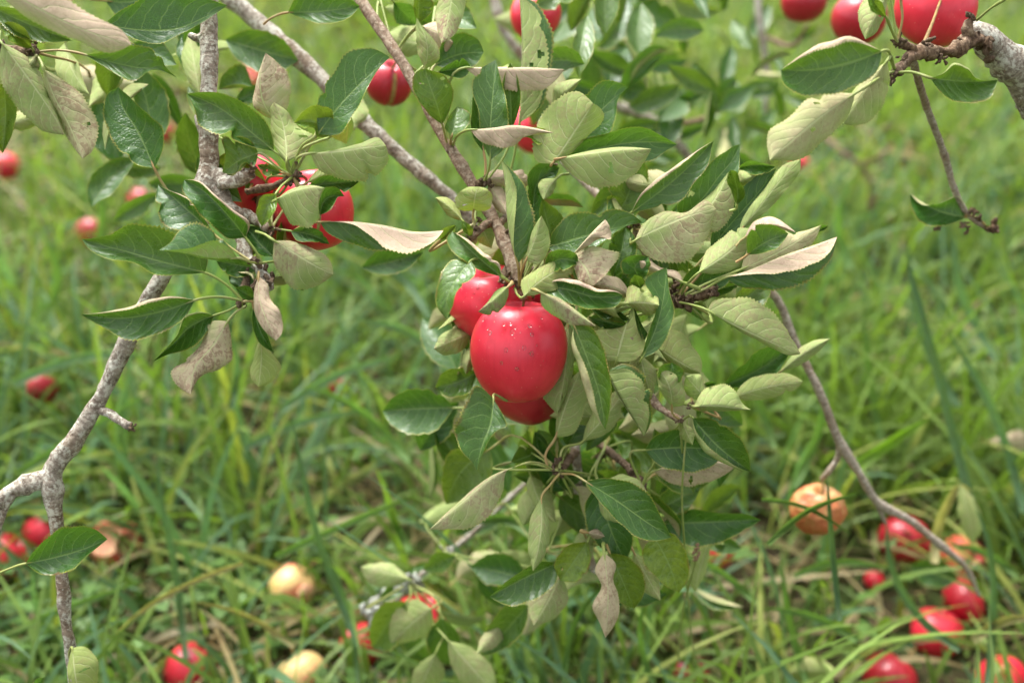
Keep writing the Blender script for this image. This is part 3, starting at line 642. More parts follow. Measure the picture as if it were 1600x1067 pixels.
leaf('C', .88, 'D', (600, 12), (634, 38), [], [(622, 8)], [(605, 40)], pet=[(590, 40)], hi=False)
leaf('C', .80, 'U', (680, 102), (756, 82), [(716, 86)], [(698, 60), (725, 51), (746, 62)], [(705, 110), (736, 107)], pet=[(668, 165), (672, 125)])
leaf('C', .84, 'U', (615, 4), (652, 40), [], [(645, 10)], [(620, 36)], pet=[(612, 70)], hi=False)
leaf('C', .86, 'U', (690, 10), (745, 45), [], [(725, 8)], [(705, 40)], pet=[(668, 165), (675, 60)], hi=False)
leaf('C', .77, 'U', (684, 113), (736, 104), [(712, 108)], [(704, 99), (722, 92)], [(700, 119), (725, 122)], pet=[(668, 163), (672, 130)])
leaf('C', .762, 'U', (691, 195), (664, 108), [(681, 160), (670, 130)], [(672, 181), (650, 150), (644, 125), (653, 111)], [(703, 171), (707, 135), (690, 117)], yel=.3, spot=.9, pet=[(699, 226), (695, 210)])
leaf('C', .758, 'U', (706, 212), (714, 167), [(711, 190)], [(695, 200), (702, 182)], [(728, 201), (734, 178)], yel=.25, spot=.7, pet=[(704, 228)])
leaf('C', .742, 'D', (735, 203), (865, 208), [(772, 201), (802, 197), (832, 202)], [(748, 219), (775, 229), (800, 231), (818, 215), (845, 210)], [(770, 200), (802, 196), (835, 200)], pink=1, spot=.3, za=-5, zb=-4, pet=[(707, 229), (716, 211)])
leaf('C', .744, 'U', (812, 215), (865, 210), [(840, 208)], [(830, 200), (852, 202)], [(828, 216), (842, 227), (852, 216)], yel=.55, pet=[(800, 204)], zp=.745)
leaf('C', .752, 'U', (766, 250), (775, 94), [(766, 200), (771, 140)], [(752, 216), (747, 170), (737, 130), (744, 111), (763, 100)], [(785, 236), (795, 190), (789, 150), (779, 110)], spot=.2, za=2, zb=5, pet=[(757, 282), (763, 268)])
leaf('C', .768, 'U', (756, 238), (744, 120), [(748, 180)], [(740, 215), (738, 160)], [(765, 200), (758, 150)])
leaf('C', .766, 'D', (726, 106), (882, 109), [(780, 107), (835, 107)], [(742, 119), (788, 139), (850, 139), (868, 126)], [(780, 105), (835, 106)], pink=1, spot=.2, za=-5, zb=-9, pet=[(703, 228), (698, 150), (712, 112)])
leaf('C', .785, 'D', (812, 192), (811, -8), [(814, 130), (815, 60)], [(838, 172), (851, 120), (854, 60), (838, 16)], [(845, 167), (861, 100), (862, 50), (843, 10)], pink=0, za=2, zb=-7, pet=[(790, 300), (806, 230)], zp=.79)
leaf('C', .775, 'U', (800, 202), (797, 98), [(798, 150)], [(812, 165), (810, 125)], [(783, 165), (786, 125)], pet=[(760, 283), (790, 240)])
leaf('C', .742, 'D', (863, 256), (927, 162), [(882, 230), (907, 192)], [(838, 252), (834, 225), (846, 180), (870, 155), (905, 145)], [(885, 246), (916, 215), (944, 181), (934, 166)], pink=0, yel=.12, za=-4, zb=-5)
leaf('C', .80, 'D', (864, 166), (908, 124), [(885, 143)], [(868, 135), (890, 125)], [(885, 157), (898, 140)], pink=.1)
leaf('C', .764, 'U', (866, 252), (982, 136), [(902, 220), (942, 170)], [(888, 190), (917, 150), (940, 126), (962, 128)], [(900, 246), (950, 217), (962, 180), (966, 155)], spot=.3)
leaf('C', .756, 'U', (868, 252), (1058, 226), [(930, 233), (1000, 222)], [(898, 225), (950, 208), (1005, 200), (1037, 214)], [(920, 252), (980, 252), (1020, 250), (1042, 236)], spot=.1, zb=2)
leaf('C', .733, 'D', (873, 248), (1018, 233), [(920, 239), (970, 233)], [(884, 262), (908, 282), (940, 294), (975, 286), (1003, 258)], [(920, 236), (972, 230)], pink=.05, spot=.4, za=-7, zb=-8, pet=[(862, 257)])
leaf('C', .752, 'D', (740, 329), (746, 292), [(742, 310)], [(716, 327), (714, 305), (728, 294)], [(766, 326), (767, 303), (757, 294)], yel=.45, pink=0, pet=[(741, 350)], za=-3, zb=-3)
leaf('C', .755, 'D', (723, 345), (680, 309), [(705, 325)], [(714, 322), (695, 308)], [(705, 340), (688, 322)], yel=.55, pink=0, pet=[(741, 352)])
leaf('C', .752, 'U', (738, 372), (722, 345), [], [(738, 356)], [(724, 362)], yel=.3)
leaf('C', .775, 'D', (755, 283), (827, 287), [(790, 278)], [(770, 266), (800, 268), (817, 266)], [(770, 293), (800, 290), (822, 292)], pink=1, spot=.4)
leaf('C', .775, 'D', (762, 288), (794, 335), [(778, 310)], [(786, 295), (795, 318)], [(765, 312), (785, 333)], pink=.9, spot=.3)
leaf('C', .782, 'D', (758, 320), (792, 348), [], [(780, 316)], [(765, 342)], pink=.6, spot=1)
leaf('C', .733, 'U', (809, 412), (783, 250), [(800, 385), (792, 340), (789, 290)], [(822, 397), (835, 360), (832, 325), (820, 292), (800, 266)], [(803, 388), (805, 340), (805, 290), (797, 268)], pink=0, yel=.05, za=-4, zb=7, pet=[(811, 452), (811, 430)])
leaf('C', .765, 'U', (834, 368), (874, 262), [(833, 320), (842, 282)], [(827, 350), (824, 300), (828, 268), (850, 253)], [(845, 346), (847, 312), (846, 283), (868, 276)], spot=.1, pet=[(812, 452), (825, 410)])
leaf('C', .757, 'D', (870, 279), (849, 313), [(858, 292)], [(842, 285), (843, 300)], [(867, 296), (858, 308)], pink=0, pet=[(888, 272)], zp=.77)
leaf('C', .745, 'U', (864, 374), (847, 309), [(853, 340)], [(846, 360), (843, 332)], [(883, 356), (877, 335), (860, 321)], yel=.25, spot=.5, pet=[(812, 452), (850, 400)])
leaf('C', .738, 'U', (856, 386), (1004, 348), [(905, 371), (955, 358)], [(862, 365), (880, 342), (905, 332), (930, 333), (950, 328), (982, 332)], [(870, 398), (905, 399), (942, 381), (964, 362), (986, 351)], yel=.14, spot=.1, za=3, zb=6, rb=.12, pet=[(812, 452), (835, 405)])
leaf('C', .722, 'D', (893, 400), (946, 343), [(920, 371)], [(915, 387), (938, 373), (954, 374), (954, 358)], [(918, 371), (938, 350)], pink=.9, za=-3, zb=-8, pet=[(905, 450), (890, 415)])
leaf('C', .727, 'D', (895, 398), (926, 447), [(915, 420)], [(920, 385), (945, 388), (964, 394), (950, 425), (938, 437)], [(897, 420), (908, 441)], pink=.7, spot=1, za=2, zb=-3, pet=[(905, 450), (888, 415)])
leaf('C', .758, 'U', (957, 434), (977, 354), [(970, 395)], [(990, 410), (993, 372)], [(950, 412), (955, 375)], yel=.12)
leaf('C', .714, 'D', (819, 463), (901, 411), [(852, 433)], [(814, 442), (840, 420), (872, 408)], [(842, 460), (872, 450), (893, 428)], pink=0, yel=.42, za=-4, zb=-4, pet=[(804, 450), (810, 462)])
leaf('C', .736, 'U', (850, 422), (903, 411), [(875, 405)], [(860, 394), (887, 391), (902, 400)], [(872, 424)], spot=.1)
leaf('C', .727, 'U', (852, 446), (973, 462), [(885, 452), (930, 464)], [(856, 460), (880, 472), (905, 479), (940, 483), (967, 475)], [(875, 434), (902, 437), (932, 450), (966, 456)], pink=1, rb=.42, zb=6, pet=[(813, 452), (835, 448)])
leaf('C', .738, 'D', (987, 464), (921, 446), [(955, 448)], [(968, 436), (942, 430)], [(965, 465), (940, 458)], pink=.9, spot=1)
leaf('C', .736, 'U', (1002, 437), (1013, 401), [(992, 418)], [(973, 428), (971, 410), (990, 399)], [(1012, 428), (1016, 412)], pet=[(960, 500), (990, 455)])
leaf('C', .733, 'D', (1067, 441), (999, 408), [(1035, 426)], [(1062, 427), (1035, 419), (1012, 407)], [(1045, 434), (1020, 431), (1002, 420)], pink=1)
leaf('C', .72, 'D', (978, 474), (1030, 477), [(1006, 473)], [(984, 446), (1005, 446), (1024, 455)], [(998, 486), (1017, 493)], yel=.45, pink=.1, spot=.6, pet=[(905, 450), (960, 482)])
leaf('C', .722, 'U', (1001, 451), (992, 429), [], [(985, 440)], [(1008, 440)], yel=.2)
leaf('C', .723, 'U', (1003, 560), (1042, 418), [(1022, 520), (1036, 470)], [(1030, 546), (1046, 515), (1054, 490), (1046, 455)], [(1007, 540), (1017, 510), (1025, 480), (1018, 460), (1007, 440), (1026, 424)], spot=.15, za=3, zb=4, pet=[(990, 580)])
leaf('C', .73, 'D', (963, 564), (988, 475), [(972, 530)], [(993, 562), (1006, 545), (1005, 530), (996, 500)], [(935, 562), (923, 522), (955, 514), (978, 518)], pink=0, yel=.2, za=3, zb=-5, pet=[(960, 590)], zp=.77)
leaf('C', .736, 'U', (1006, 536), (991, 480), [], [(1022, 500), (1017, 522)], [(995, 510)])
leaf('C', .742, 'D', (988, 480), (932, 483), [], [(960, 474)], [(952, 500), (977, 505)], pink=0, yel=.3)
leaf('C', .75, 'U', (982, 512), (920, 496), [], [(955, 488)], [(950, 518)])
leaf('C', .75, 'U', (918, 478), (985, 500), [], [(950, 478)], [(945, 500)])
leaf('C', .688, 'D', (845, 457), (932, 510), [(880, 476), (908, 494)], [(846, 476), (865, 492), (890, 507), (917, 510)], [(870, 464), (902, 486)], pink=.45, spot=1, za=-6, zb=-6, pet=[(814, 452), (832, 452)])
leaf('C', .70, 'U', (897, 509), (946, 671), [(918, 560), (936, 612)], [(922, 511), (941, 540), (953, 590), (953, 640)], [(892, 530), (901, 570), (914, 615), (930, 652)], yel=.28, pink=.6, spot=.4, rb=.62, zb=4, pet=[(905, 452), (900, 485)])
leaf('C', .772, 'D', (888, 500), (871, 647), [(885, 565)], [(898, 530), (894, 585)], [(860, 560), (848, 618), (860, 636)], pink=0, spot=.4, pet=[(905, 450)])
leaf('C', .715, 'D', (950, 580), (1006, 681), [(960, 608), (987, 652)], [(976, 576), (1001, 595), (1013, 625), (1012, 662)], [(980, 567), (1006, 588), (1018, 625), (1014, 667)], pink=0, yel=.1, za=2, zb=-5, pet=[(960, 500), (945, 545)])
leaf('C', .76, 'D', (1030, 545), (1095, 583), [(1062, 566)], [(1050, 514), (1082, 540), (1097, 570)], [(1040, 562), (1070, 582)], pink=0, yel=.2)
leaf('C', .745, 'D', (1000, 555), (1018, 622), [], [(1023, 575)], [(975, 580), (998, 612)], pink=.1, yel=.15)
leaf('C', .77, 'D', (930, 505), (985, 590), [(955, 545)], [(970, 515), (990, 555)], [(925, 545), (950, 580)], pink=0, yel=.25)
leaf('C', .72, 'D', (1050, 636), (1029, 575), [(1046, 605)], [(1067, 632), (1068, 602), (1060, 585)], [(1034, 615), (1027, 587)], pink=0, yel=.1, za=-8, zb=-8)
leaf('C', .723, 'U', (1046, 601), (1050, 567), [], [(1030, 592), (1030, 574)], [(1063, 596), (1068, 580)], yel=.1)
leaf('C', .716, 'D', (1108, 627), (1072, 588), [(1092, 610)], [(1106, 605), (1092, 585)], [(1085, 624), (1068, 606)], pink=0, yel=.15)
leaf('C', .71, 'D', (1085, 635), (1173, 640), [(1120, 634), (1150, 638)], [(1103, 606), (1130, 601), (1152, 615), (1160, 630)], [(1110, 641), (1142, 642)], pink=0, yel=.1)
leaf('C', .725, 'D', (1068, 628), (1120, 640), [], [(1085, 620)], [(1085, 640)], pink=0, yel=.2)
leaf('C', .73, 'U', (1096, 602), (1120, 598), [], [(1108, 596)], [(1110, 604)])
leaf('C', .733, 'D', (1066, 660), (1082, 695), [], [(1084, 672)], [(1062, 680)], pink=0, yel=.3)
# left of and above the apples
leaf('C', .703, 'U', (736, 407), (697, 498), [(716, 432), (699, 466)], [(706, 407), (686, 440), (681, 475)], [(744, 422), (714, 456), (706, 481)], yel=.18, spot=.5, za=-8, zb=6, pet=[(797, 442), (770, 420)])
leaf('C', .706, 'U', (783, 432), (707, 362), [(746, 401), (724, 380)], [(760, 426), (725, 408), (702, 385), (699, 370)], [(781, 412), (755, 393), (728, 372)], pink=1, rb=.5, zb=9, pet=[(797, 442)])
leaf('C', .698, 'D', (795, 447), (747, 487), [(772, 467)], [(792, 470), (768, 492), (754, 490)], [(780, 451), (760, 474)], pink=.1, spot=.9, pet=[(800, 440)])
leaf('C', .728, 'D', (822, 406), (846, 337), [(836, 372)], [(840, 413), (856, 396), (857, 362)], [(826, 380), (836, 352)], pink=0, za=-3, zb=-6, pet=[(811, 450), (815, 425)])
leaf('C', .778, 'D', (748, 345), (768, 388), [], [(770, 352)], [(742, 372)], pink=0)
leaf('C', .765, 'D', (850, 388), (868, 402), [], [(862, 386)], [(852, 402)], pink=1)
leaf('C', .745, 'U', (688, 375), (712, 352), [], [(690, 360)], [(706, 370)], yel=.4)
fill('C', 16, (760, 280, 1020, 420), (.79, .86), (100, 150), .55, 21, hi=True)
fill('C', 26, (820, 400, 1080, 660), (.79, .90), (100, 150), .55, 22, hi=True)
fill('C', 8, (690, 420, 780, 560), (.81, .92), (90, 130), .6, 23)
fill('C', 8, (640, -30, 960, 180), (.86, 1.0), (90, 140), .7, 24)

# --- spray on the right with its long bare twig
b = branch('R', 'long bare grey twig at right, leafy at its upper end beside the apple cluster', (930, 300, .93))
tube('stem', [(880, 250, .95, .0042), (960, 330, .92, .0040), (1050, 410, .89, .0039), (1130, 435, .90, .0038), (1203, 455, .92, .0038), (1245, 540, .94, .0038), (1283, 618, .95, .0040), (1312, 690, .97, .0042), (1340, 735, .98, .0040), (1372, 785, 1.0, .0038), (1420, 812, 1.02, .0040), (1468, 850, 1.04, .0036), (1510, 888, 1.07, .0030), (1530, 930, 1.10, .0020)],
     M_GREY, b, 11, .005, .07, [(.6, .25), (.72, .4), (.85, .3)], seed=71)
tube('twig', [(1312, 690, .97, .0034), (1308, 718, .985, .0030), (1296, 735, .99, .0028), (1284, 748, 1.0, .0026)], M_GREY, b, 8, .004, .12, seed=72)
tube('twig', [(1372, 785, 1.0, .0030), (1378, 805, 1.01, .0026), (1384, 818, 1.02, .0018)], M_GREY, b, 8, .004, .12, seed=73)
tube('twig', [(1030, 395, .89, .0040), (1035, 430, .83, .0036), (1048, 458, .775, .0036), (1065, 468, .755, .0042), (1090, 463, .748, .0039), (1118, 452, .742, .0036)], M_SPUR, b, 10, .0025, .34, seed=74)
tube('twig', [(1048, 458, .775, .003), (1020, 420, .785, .0026), (1000, 380, .78, .0024), (988, 350, .778, .0024)], M_GREY, b, 8, .003, .1, seed=75)
for k, (x, y, z, r) in enumerate([(1052, 462, .757, .005), (1062, 470, .75, .0048), (1078, 466, .748, .0042), (1100, 458, .744, .004), (1112, 454, .741, .0032), (1056, 452, .758, .0038), (988, 352, .775, .0035)]): bud(b, x, y, z, r, n=9, seed=80+k)
NODES['R'] = [(1056, 460, .755), (1062, 466, .75), (988, 356, .776)]
leaf('R', .748, 'U', (987, 332), (1115, 220), [(1042, 291), (1087, 250)], [(1000, 330), (1030, 323), (1062, 315), (1086, 286), (1109, 250), (1112, 230)], [(999, 306), (1022, 281), (1060, 255), (1096, 231)], pink=.9, rb=.34, za=4, zb=6)
leaf('R', .757, 'U', (1062, 336), (1156, 226), [(1090, 318), (1124, 275), (1147, 246)], [(1058, 324), (1072, 300), (1100, 265), (1132, 238), (1148, 228)], [(1102, 328), (1132, 300), (1152, 275), (1156, 248)], spot=.1, za=6, zb=3)
leaf('R', .735, 'D', (1074, 352), (1138, 269), [(1110, 320)], [(1110, 363), (1141, 342), (1148, 312)], [(1088, 326), (1120, 292)], pink=.25, spot=.6)
leaf('R', .73, 'U', (1151, 320), (1141, 266), [(1151, 290)], [(1164, 306), (1157, 285), (1150, 268)], [(1143, 300), (1136, 280)], yel=.2, pet=[(1140, 330)], zp=.735)
leaf('R', .724, 'D', (992, 376), (1119, 327), [(1030, 355), (1072, 338)], [(1005, 396), (1042, 410), (1082, 401), (1106, 370), (1113, 345)], [(1008, 347), (1040, 331), (1070, 332), (1106, 314)], pink=.45, spot=.7, za=-5, zb=-4, pet=[(988, 356)])
leaf('R', .762, 'U', (1110, 391), (1213, 264), [(1142, 350), (1182, 305)], [(1112, 367), (1138, 325), (1170, 284), (1196, 267)], [(1132, 383), (1166, 350), (1186, 310), (1202, 285)], spot=.05, za=3, zb=3, pet=[(1060, 462), (1085, 420)])
leaf('R', .752, 'D', (1154, 363), (1251, 249), [(1182, 330), (1217, 285)], [(1190, 337), (1226, 300), (1250, 265)], [(1159, 345), (1195, 295), (1226, 257)], pink=.05, yel=.1, za=-4, zb=-4, pet=[(1062, 464), (1110, 410)])
leaf('R', .775, 'U', (1150, 264), (1212, 261), [(1180, 258)], [(1170, 252), (1195, 256)], [(1170, 272), (1200, 270)])
leaf('R', .77, 'D', (1148, 290), (1182, 272), [], [(1155, 268)], [(1175, 288)], pink=0, yel=.2)
leaf('R', .72, 'D', (1092, 426), (1177, 358), [(1130, 400)], [(1120, 428), (1160, 416), (1174, 390)], [(1103, 395), (1130, 370), (1152, 357)], pink=.1, pet=[(1064, 462), (1075, 442)])
leaf('R', .73, 'D', (1158, 421), (1283, 352), [(1215, 395)], [(1180, 430), (1232, 413), (1267, 385)], [(1174, 380), (1205, 360), (1242, 363)], pink=.5, za=-3, zb=-5, pet=[(1064, 464), (1100, 445)])
leaf('R', .725, 'D', (1163, 372), (1243, 363), [(1205, 352)], [(1180, 345), (1205, 339), (1230, 352)], [(1185, 358), (1212, 358)], pink=1, pet=[(1150, 385)], zp=.725)
leaf('R', .715, 'U', (1168, 398), (1232, 365), [(1200, 377)], [(1171, 362), (1190, 350), (1216, 355)], [(1190, 396), (1216, 386)], spot=.2, yel=.1, pet=[(1150, 410)], zp=.72)
leaf('R', .755, 'U', (1276, 362), (1294, 353), [], [(1284, 352)], [(1288, 360)], pet=[(1262, 372)], zp=.745)
leaf('R', .73, 'U', (1135, 433), (1308, 370), [(1165, 424), (1222, 400), (1280, 380)], [(1150, 446), (1190, 453), (1240, 448), (1282, 426), (1302, 395)], [(1180, 428), (1222, 427), (1262, 415), (1296, 395)], pink=1, spot=.6, za=-4, zb=8, pet=[(1064, 466), (1100, 452)])
leaf('R', .758, 'U', (1060, 456), (1152, 420), [(1105, 440)], [(1075, 425), (1120, 412)], [(1090, 460), (1130, 448)], spot=.1)
leaf('R', .722, 'D', (1106, 485), (1251, 553), [(1153, 511), (1210, 537)], [(1110, 475), (1150, 465), (1196, 480), (1227, 510), (1247, 545)], [(1150, 514), (1206, 544), (1236, 555)], pink=.15, spot=.5, za=-3, zb=-5, pet=[(1058, 472), (1080, 476)])
leaf('R', .80, 'D', (1145, 621), (1255, 596), [(1192, 606)], [(1163, 598), (1200, 584), (1232, 584)], [(1170, 626), (1212, 619), (1246, 606)], pink=0, yel=.2, spot=.5, pet=[(1100, 600), (1125, 622)], zp=.86)
leaf('R', .85, 'U', (1128, 604), (1237, 543), [(1180, 580)], [(1158, 570), (1195, 543)], [(1165, 605), (1212, 586)], spot=0, pet=[(1090, 560)], zp=.88, hi=False)
leaf('R', .82, 'D', (1219, 581), (1297, 529), [(1255, 553)], [(1238, 555), (1266, 534)], [(1250, 571), (1278, 550)], pink=.1, pet=[(1190, 590)], zp=.86)
fill('R', 8, (1040, 380, 1180, 480), (.77, .84), (80, 120), .6, 33, hi=True)
fill('R', 10, (1000, 300, 1170, 460), (.78, .86), (100, 150), .6, 31, hi=True)
fill('R', 4, (1000, 520, 1100, 600), (.86, .95), (100, 140), .4, 32)

# --- the mottled branch behind, going on below the apples
b = branch('B', 'white-flecked branch slanting behind the main twig, its leafy lower part below the apples', (350, -60, .95))
tube('stem', [(300, -60, .93, .0082), (362, 0, .93, .0080), (430, 58, .925, .0078), (490, 112, .92, .0074), (560, 183, .915, .0072), (640, 255, .91, .0060), (708, 313, .91, .0056), (760, 372, .92, .0058), (820, 460, .93, .0055), (865, 560, .94, .0052), (890, 650, .93, .0050), (900, 710, .90, .0046), (905, 780, .90, .0042), (918, 850, .89, .0036), (930, 900, .9, .0028)],
     M_BARK, b, 14, .005, .09, [(.18, .2), (.30, .25), (.42, .2), (.6, .3)], seed=91)
tube('twig', [(900, 705, .90, .0036), (885, 722, .84, .0034), (873, 738, .78, .0034)], M_SPUR, b, 9, .003, .25, seed=92)
tube('twig', [(893, 660, .93, .0036), (945, 700, .88, .0034), (985, 735, .83, .0032), (1003, 760, .81, .003)], M_SPUR, b, 9, .003, .2, seed=93)
for k, (x, y, z, r) in enumerate([(873, 735, .775, .0042), (872, 725, .772, .0034), (1002, 760, .805, .0044), (985, 740, .82, .0040), (920, 848, .885, .0044), (922, 830, .885, .0035), (940, 715, .885, .0040)]): bud(b, x, y, z, r, n=7, seed=100+k)
NODES['B'] = [(873, 734, .772), (1002, 758, .804), (920, 848, .88), (945, 700, .875)]
leaf('B', .775, 'D', (868, 683), (907, 578), [(885, 630)], [(890, 680), (913, 640), (918, 604)], [(871, 642), (886, 600)], pink=0, spot=.4, pet=[(856, 732), (852, 712)])
leaf('B', .785, 'D', (910, 690), (985, 600), [(950, 645)], [(950, 675), (975, 640)], [(920, 655), (955, 615)], pink=0, yel=.15, pet=[(874, 732), (880, 700)])
leaf('B', .73, 'U', (771, 624), (745, 735), [(766, 665), (753, 700)], [(746, 603), (722, 640), (712, 675), (722, 706), (738, 723)], [(786, 648), (791, 664), (776, 673), (757, 702)], yel=.14, spot=.5, za=3, zb=5, pet=[(792, 626)], zp=.752)
leaf('B', .738, 'D', (819, 724), (671, 827), [(770, 745), (715, 790)], [(792, 736), (786, 765), (765, 806), (735, 823), (700, 827)], [(770, 742), (714, 786)], pink=.5, spot=.8, za=-5, zb=-8, pet=[(862, 733), (842, 723)])
leaf('B', .90, 'U', (765, 702), (697, 788), [(722, 735)], [(770, 735), (735, 775)], [(705, 705), (690, 750)], yel=.45, hi=False)
leaf('B', .76, 'D', (846, 777), (833, 892), [(846, 820)], [(857, 812), (854, 862)], [(833, 800), (825, 852)], pink=0, pet=[(874, 740), (860, 757)])
leaf('B', .737, 'U', (915, 752), (1049, 839), [(962, 781), (1012, 816)], [(945, 747), (990, 755), (1022, 785), (1037, 815)], [(938, 785), (972, 820), (1010, 844), (1037, 843)], spot=.3, za=5, zb=4, pet=[(878, 740), (898, 742)])
leaf('B', .757, 'D', (935, 775), (975, 818), [], [(965, 785)], [(942, 806)], pink=.1)
leaf('B', .76, 'D', (940, 755), (1012, 772), [], [(975, 741), (1000, 752)], [(965, 765)], pink=0)
leaf('B', .80, 'U', (935, 757), (977, 878), [(950, 815)], [(973, 795), (988, 850)], [(913, 790), (930, 845)], spot=0)
leaf('B', .785, 'U', (1008, 703), (1135, 703), [(1060, 699)], [(1020, 684), (1050, 671), (1095, 688)], [(1030, 727), (1075, 737), (1112, 729)], spot=.05, za=8, zb=5)
leaf('B', .765, 'U', (1083, 653), (1173, 737), [(1115, 690)], [(1110, 654), (1152, 680), (1170, 712)], [(1085, 684), (1097, 702), (1138, 728)], pink=.2, rb=.5, pet=[(1002, 758), (1060, 665), (1076, 650)])
leaf('B', .79, 'D', (1021, 736), (1155, 724), [(1062, 727), (1112, 724)], [(1040, 751), (1090, 758), (1126, 745)], [(1062, 720), (1112, 717)], pink=1, spot=.6, pet=[(1003, 760), (1012, 745)])
leaf('B', .86, 'U', (1024, 800), (1096, 758), [], [(1040, 765), (1070, 755)], [(1070, 800)])
leaf('B', .86, 'U', (1032, 818), (1189, 812), [(1110, 815)], [(1080, 796), (1130, 802), (1166, 803)], [(1060, 847), (1110, 852), (1152, 836)], spot=0, pet=[(1003, 760), (1010, 800)])
leaf('B', .79, 'U', (1022, 838), (1060, 926), [(1045, 880)], [(1052, 834), (1074, 870), (1072, 910)], [(1003, 860), (1030, 907)], yel=.7, spot=.6, pet=[(1002, 760), (1008, 810)])
leaf('B', .81, 'D', (990, 862), (1032, 938), [], [(1018, 880)], [(988, 905)], pink=.2, yel=.2)
leaf('B', .785, 'U', (953, 864), (991, 951), [(972, 905)], [(980, 869), (1008, 922)], [(948, 900), (965, 938)], yel=.5)
leaf('B', .77, 'D', (944, 864), (946, 996), [(950, 930)], [(962, 880), (958, 905), (968, 935), (966, 962)], [(930, 890), (940, 915), (925, 945), (938, 975)], pink=.85, spot=.8)
leaf('B', .805, 'U', (872, 879), (765, 932), [(822, 901)], [(846, 877), (810, 895)], [(868, 910), (832, 939), (790, 944)], yel=.12, spot=.2, pet=[(920, 850), (895, 870)])
leaf('B', .80, 'U', (918, 846), (876, 907), [(898, 875)], [(886, 853), (867, 880)], [(922, 880), (906, 907)], yel=.6, spot=.8)
leaf('B', .83, 'D', (876, 898), (834, 977), [(858, 935)], [(888, 930), (866, 966)], [(842, 913), (826, 950)], pink=.3, spot=.5)
leaf('B', .785, 'D', (918, 832), (945, 838), [], [(932, 826)], [(930, 842)], pink=.9)
leaf('B', .84, 'U', (798, 722), (840, 708), [], [(815, 698), (832, 700)], [(822, 722)], yel=.15)
fill('B', 16, (850, 640, 1130, 760), (.83, .90), (90, 135), .65, 43, hi=True)
fill('B', 14, (840, 740, 1100, 930), (.84, .92), (90, 135), .65, 44, yel=.2, hi=True)
fill('B', 34, (640, 590, 1130, 760), (.90, 1.08), (100, 150), .75, 41)
fill('B', 26, (780, 740, 1150, 960), (.92, 1.10), (100, 150), .7, 42)
leaf('B', .80, 'D', (737, 520), (678, 545), [(706, 532)], [(715, 513), (690, 522)], [(725, 545), (695, 555)], pink=.1, pet=[(760, 560), (750, 520)], zp=.93)
leaf('B', .80, 'D', (735, 540), (728, 585), [], [(745, 560)], [(722, 562)], pink=.2, pet=[(760, 560)], zp=.93)
leaf('B', .81, 'D', (735, 508), (702, 520), [], [(718, 504)], [(722, 520)], pink=.1, pet=[(760, 540)], zp=.93)
leaf('B', .95, 'U', (715, 580), (660, 497), [(692, 540)], [(722, 545), (695, 500)], [(685, 570), (657, 530)], hi=False, pet=[(780, 620)], zp=.95)
leaf('B', .82, 'U', (745, 582), (680, 605), [(712, 598)], [(722, 575), (690, 585)], [(730, 615), (700, 620)], yel=.1, pet=[(780, 600)], zp=.93)
leaf('B', .815, 'D', (716, 583), (706, 612), [], [(720, 598)], [(702, 598)], pink=0, pet=[(740, 580)], zp=.85)
leaf('B', .88, 'U', (709, 637), (598, 642), [(655, 638)], [(682, 611), (640, 609), (612, 622)], [(680, 672), (632, 677), (608, 660)], spot=0, pet=[(730, 633), (780, 640)], hi=False)

# --- lichen-crusted twig low in the middle
b = branch('K', 'lichen-crusted twig low in the middle, half hidden by drooping leaves', (820, 760, 1.04))
tube('stem', [(890, 690, 1.08, .0026), (800, 775, 1.10, .0028), (730, 840, 1.11, .0030), (650, 905, 1.10, .0036), (610, 945, 1.10, .0046), (575, 960, 1.12, .0055)], M_BARK, b, 10, .005, .2, [(.3, .3), (.6, .4)], seed=111)
for k, (x, y, z, r) in enumerate([(645, 908, 1.05, .009), (588, 945, 1.08, .013), (600, 960, 1.08, .010), (635, 920, 1.06, .008), (700, 862, 1.05, .006)]): bud(b, x, y, z, r, M_LICH, n=8, seed=120+k, name='lichen_crust')
NODES['K'] = [(640, 910, 1.05), (700, 865, 1.045), (790, 785, 1.035)]
for a in [(.95, 'U', (824, 905), (735, 885), [(780, 893)], [(800, 868), (760, 868)], [(800, 913), (760, 912)], 0, 0), (.90, 'U', (825, 945), (752, 1024), [(790, 985)], [(822, 975), (785, 1015)], [(795, 945), (758, 990)], 0, .05),
          (.92, 'D', (790, 965), (745, 1022), [], [(785, 1000)], [(750, 1000)], .3, 0), (.97, 'D', (674, 950), (609, 1008), [(645, 972)], [(645, 935), (612, 965)], [(675, 985), (645, 1000)], .2, .2),
          (.98, 'U', (634, 940), (582, 1012), [(605, 975)], [(605, 940), (577, 985)], [(632, 980), (608, 1016)], 0, .35), (1.0, 'D', (640, 905), (563, 885), [(600, 893)], [(610, 880)], [(605, 917), (575, 908)], .3, 0),
          (.98, 'U', (712, 868), (660, 890), [], [(685, 862)], [(695, 893)], 0, .1), (.98, 'U', (690, 965), (712, 1040), [(700, 1000)], [(716, 990)], [(665, 1000), (685, 1032)], 0, .1),
          (.96, 'D', (700, 1000), (775, 1085), [(735, 1040)], [(750, 1020), (775, 1060)], [(705, 1040), (745, 1080)], .1, .1), (.97, 'D', (680, 1020), (650, 1090), [], [(695, 1050)], [(645, 1050)], .1, .1)]:
    leaf('K', *a[:7], pink=a[7], yel=a[8], hi=False)
fill('K', 14, (580, 800, 860, 1040), (1.05, 1.2), (100, 140), .7, 45)

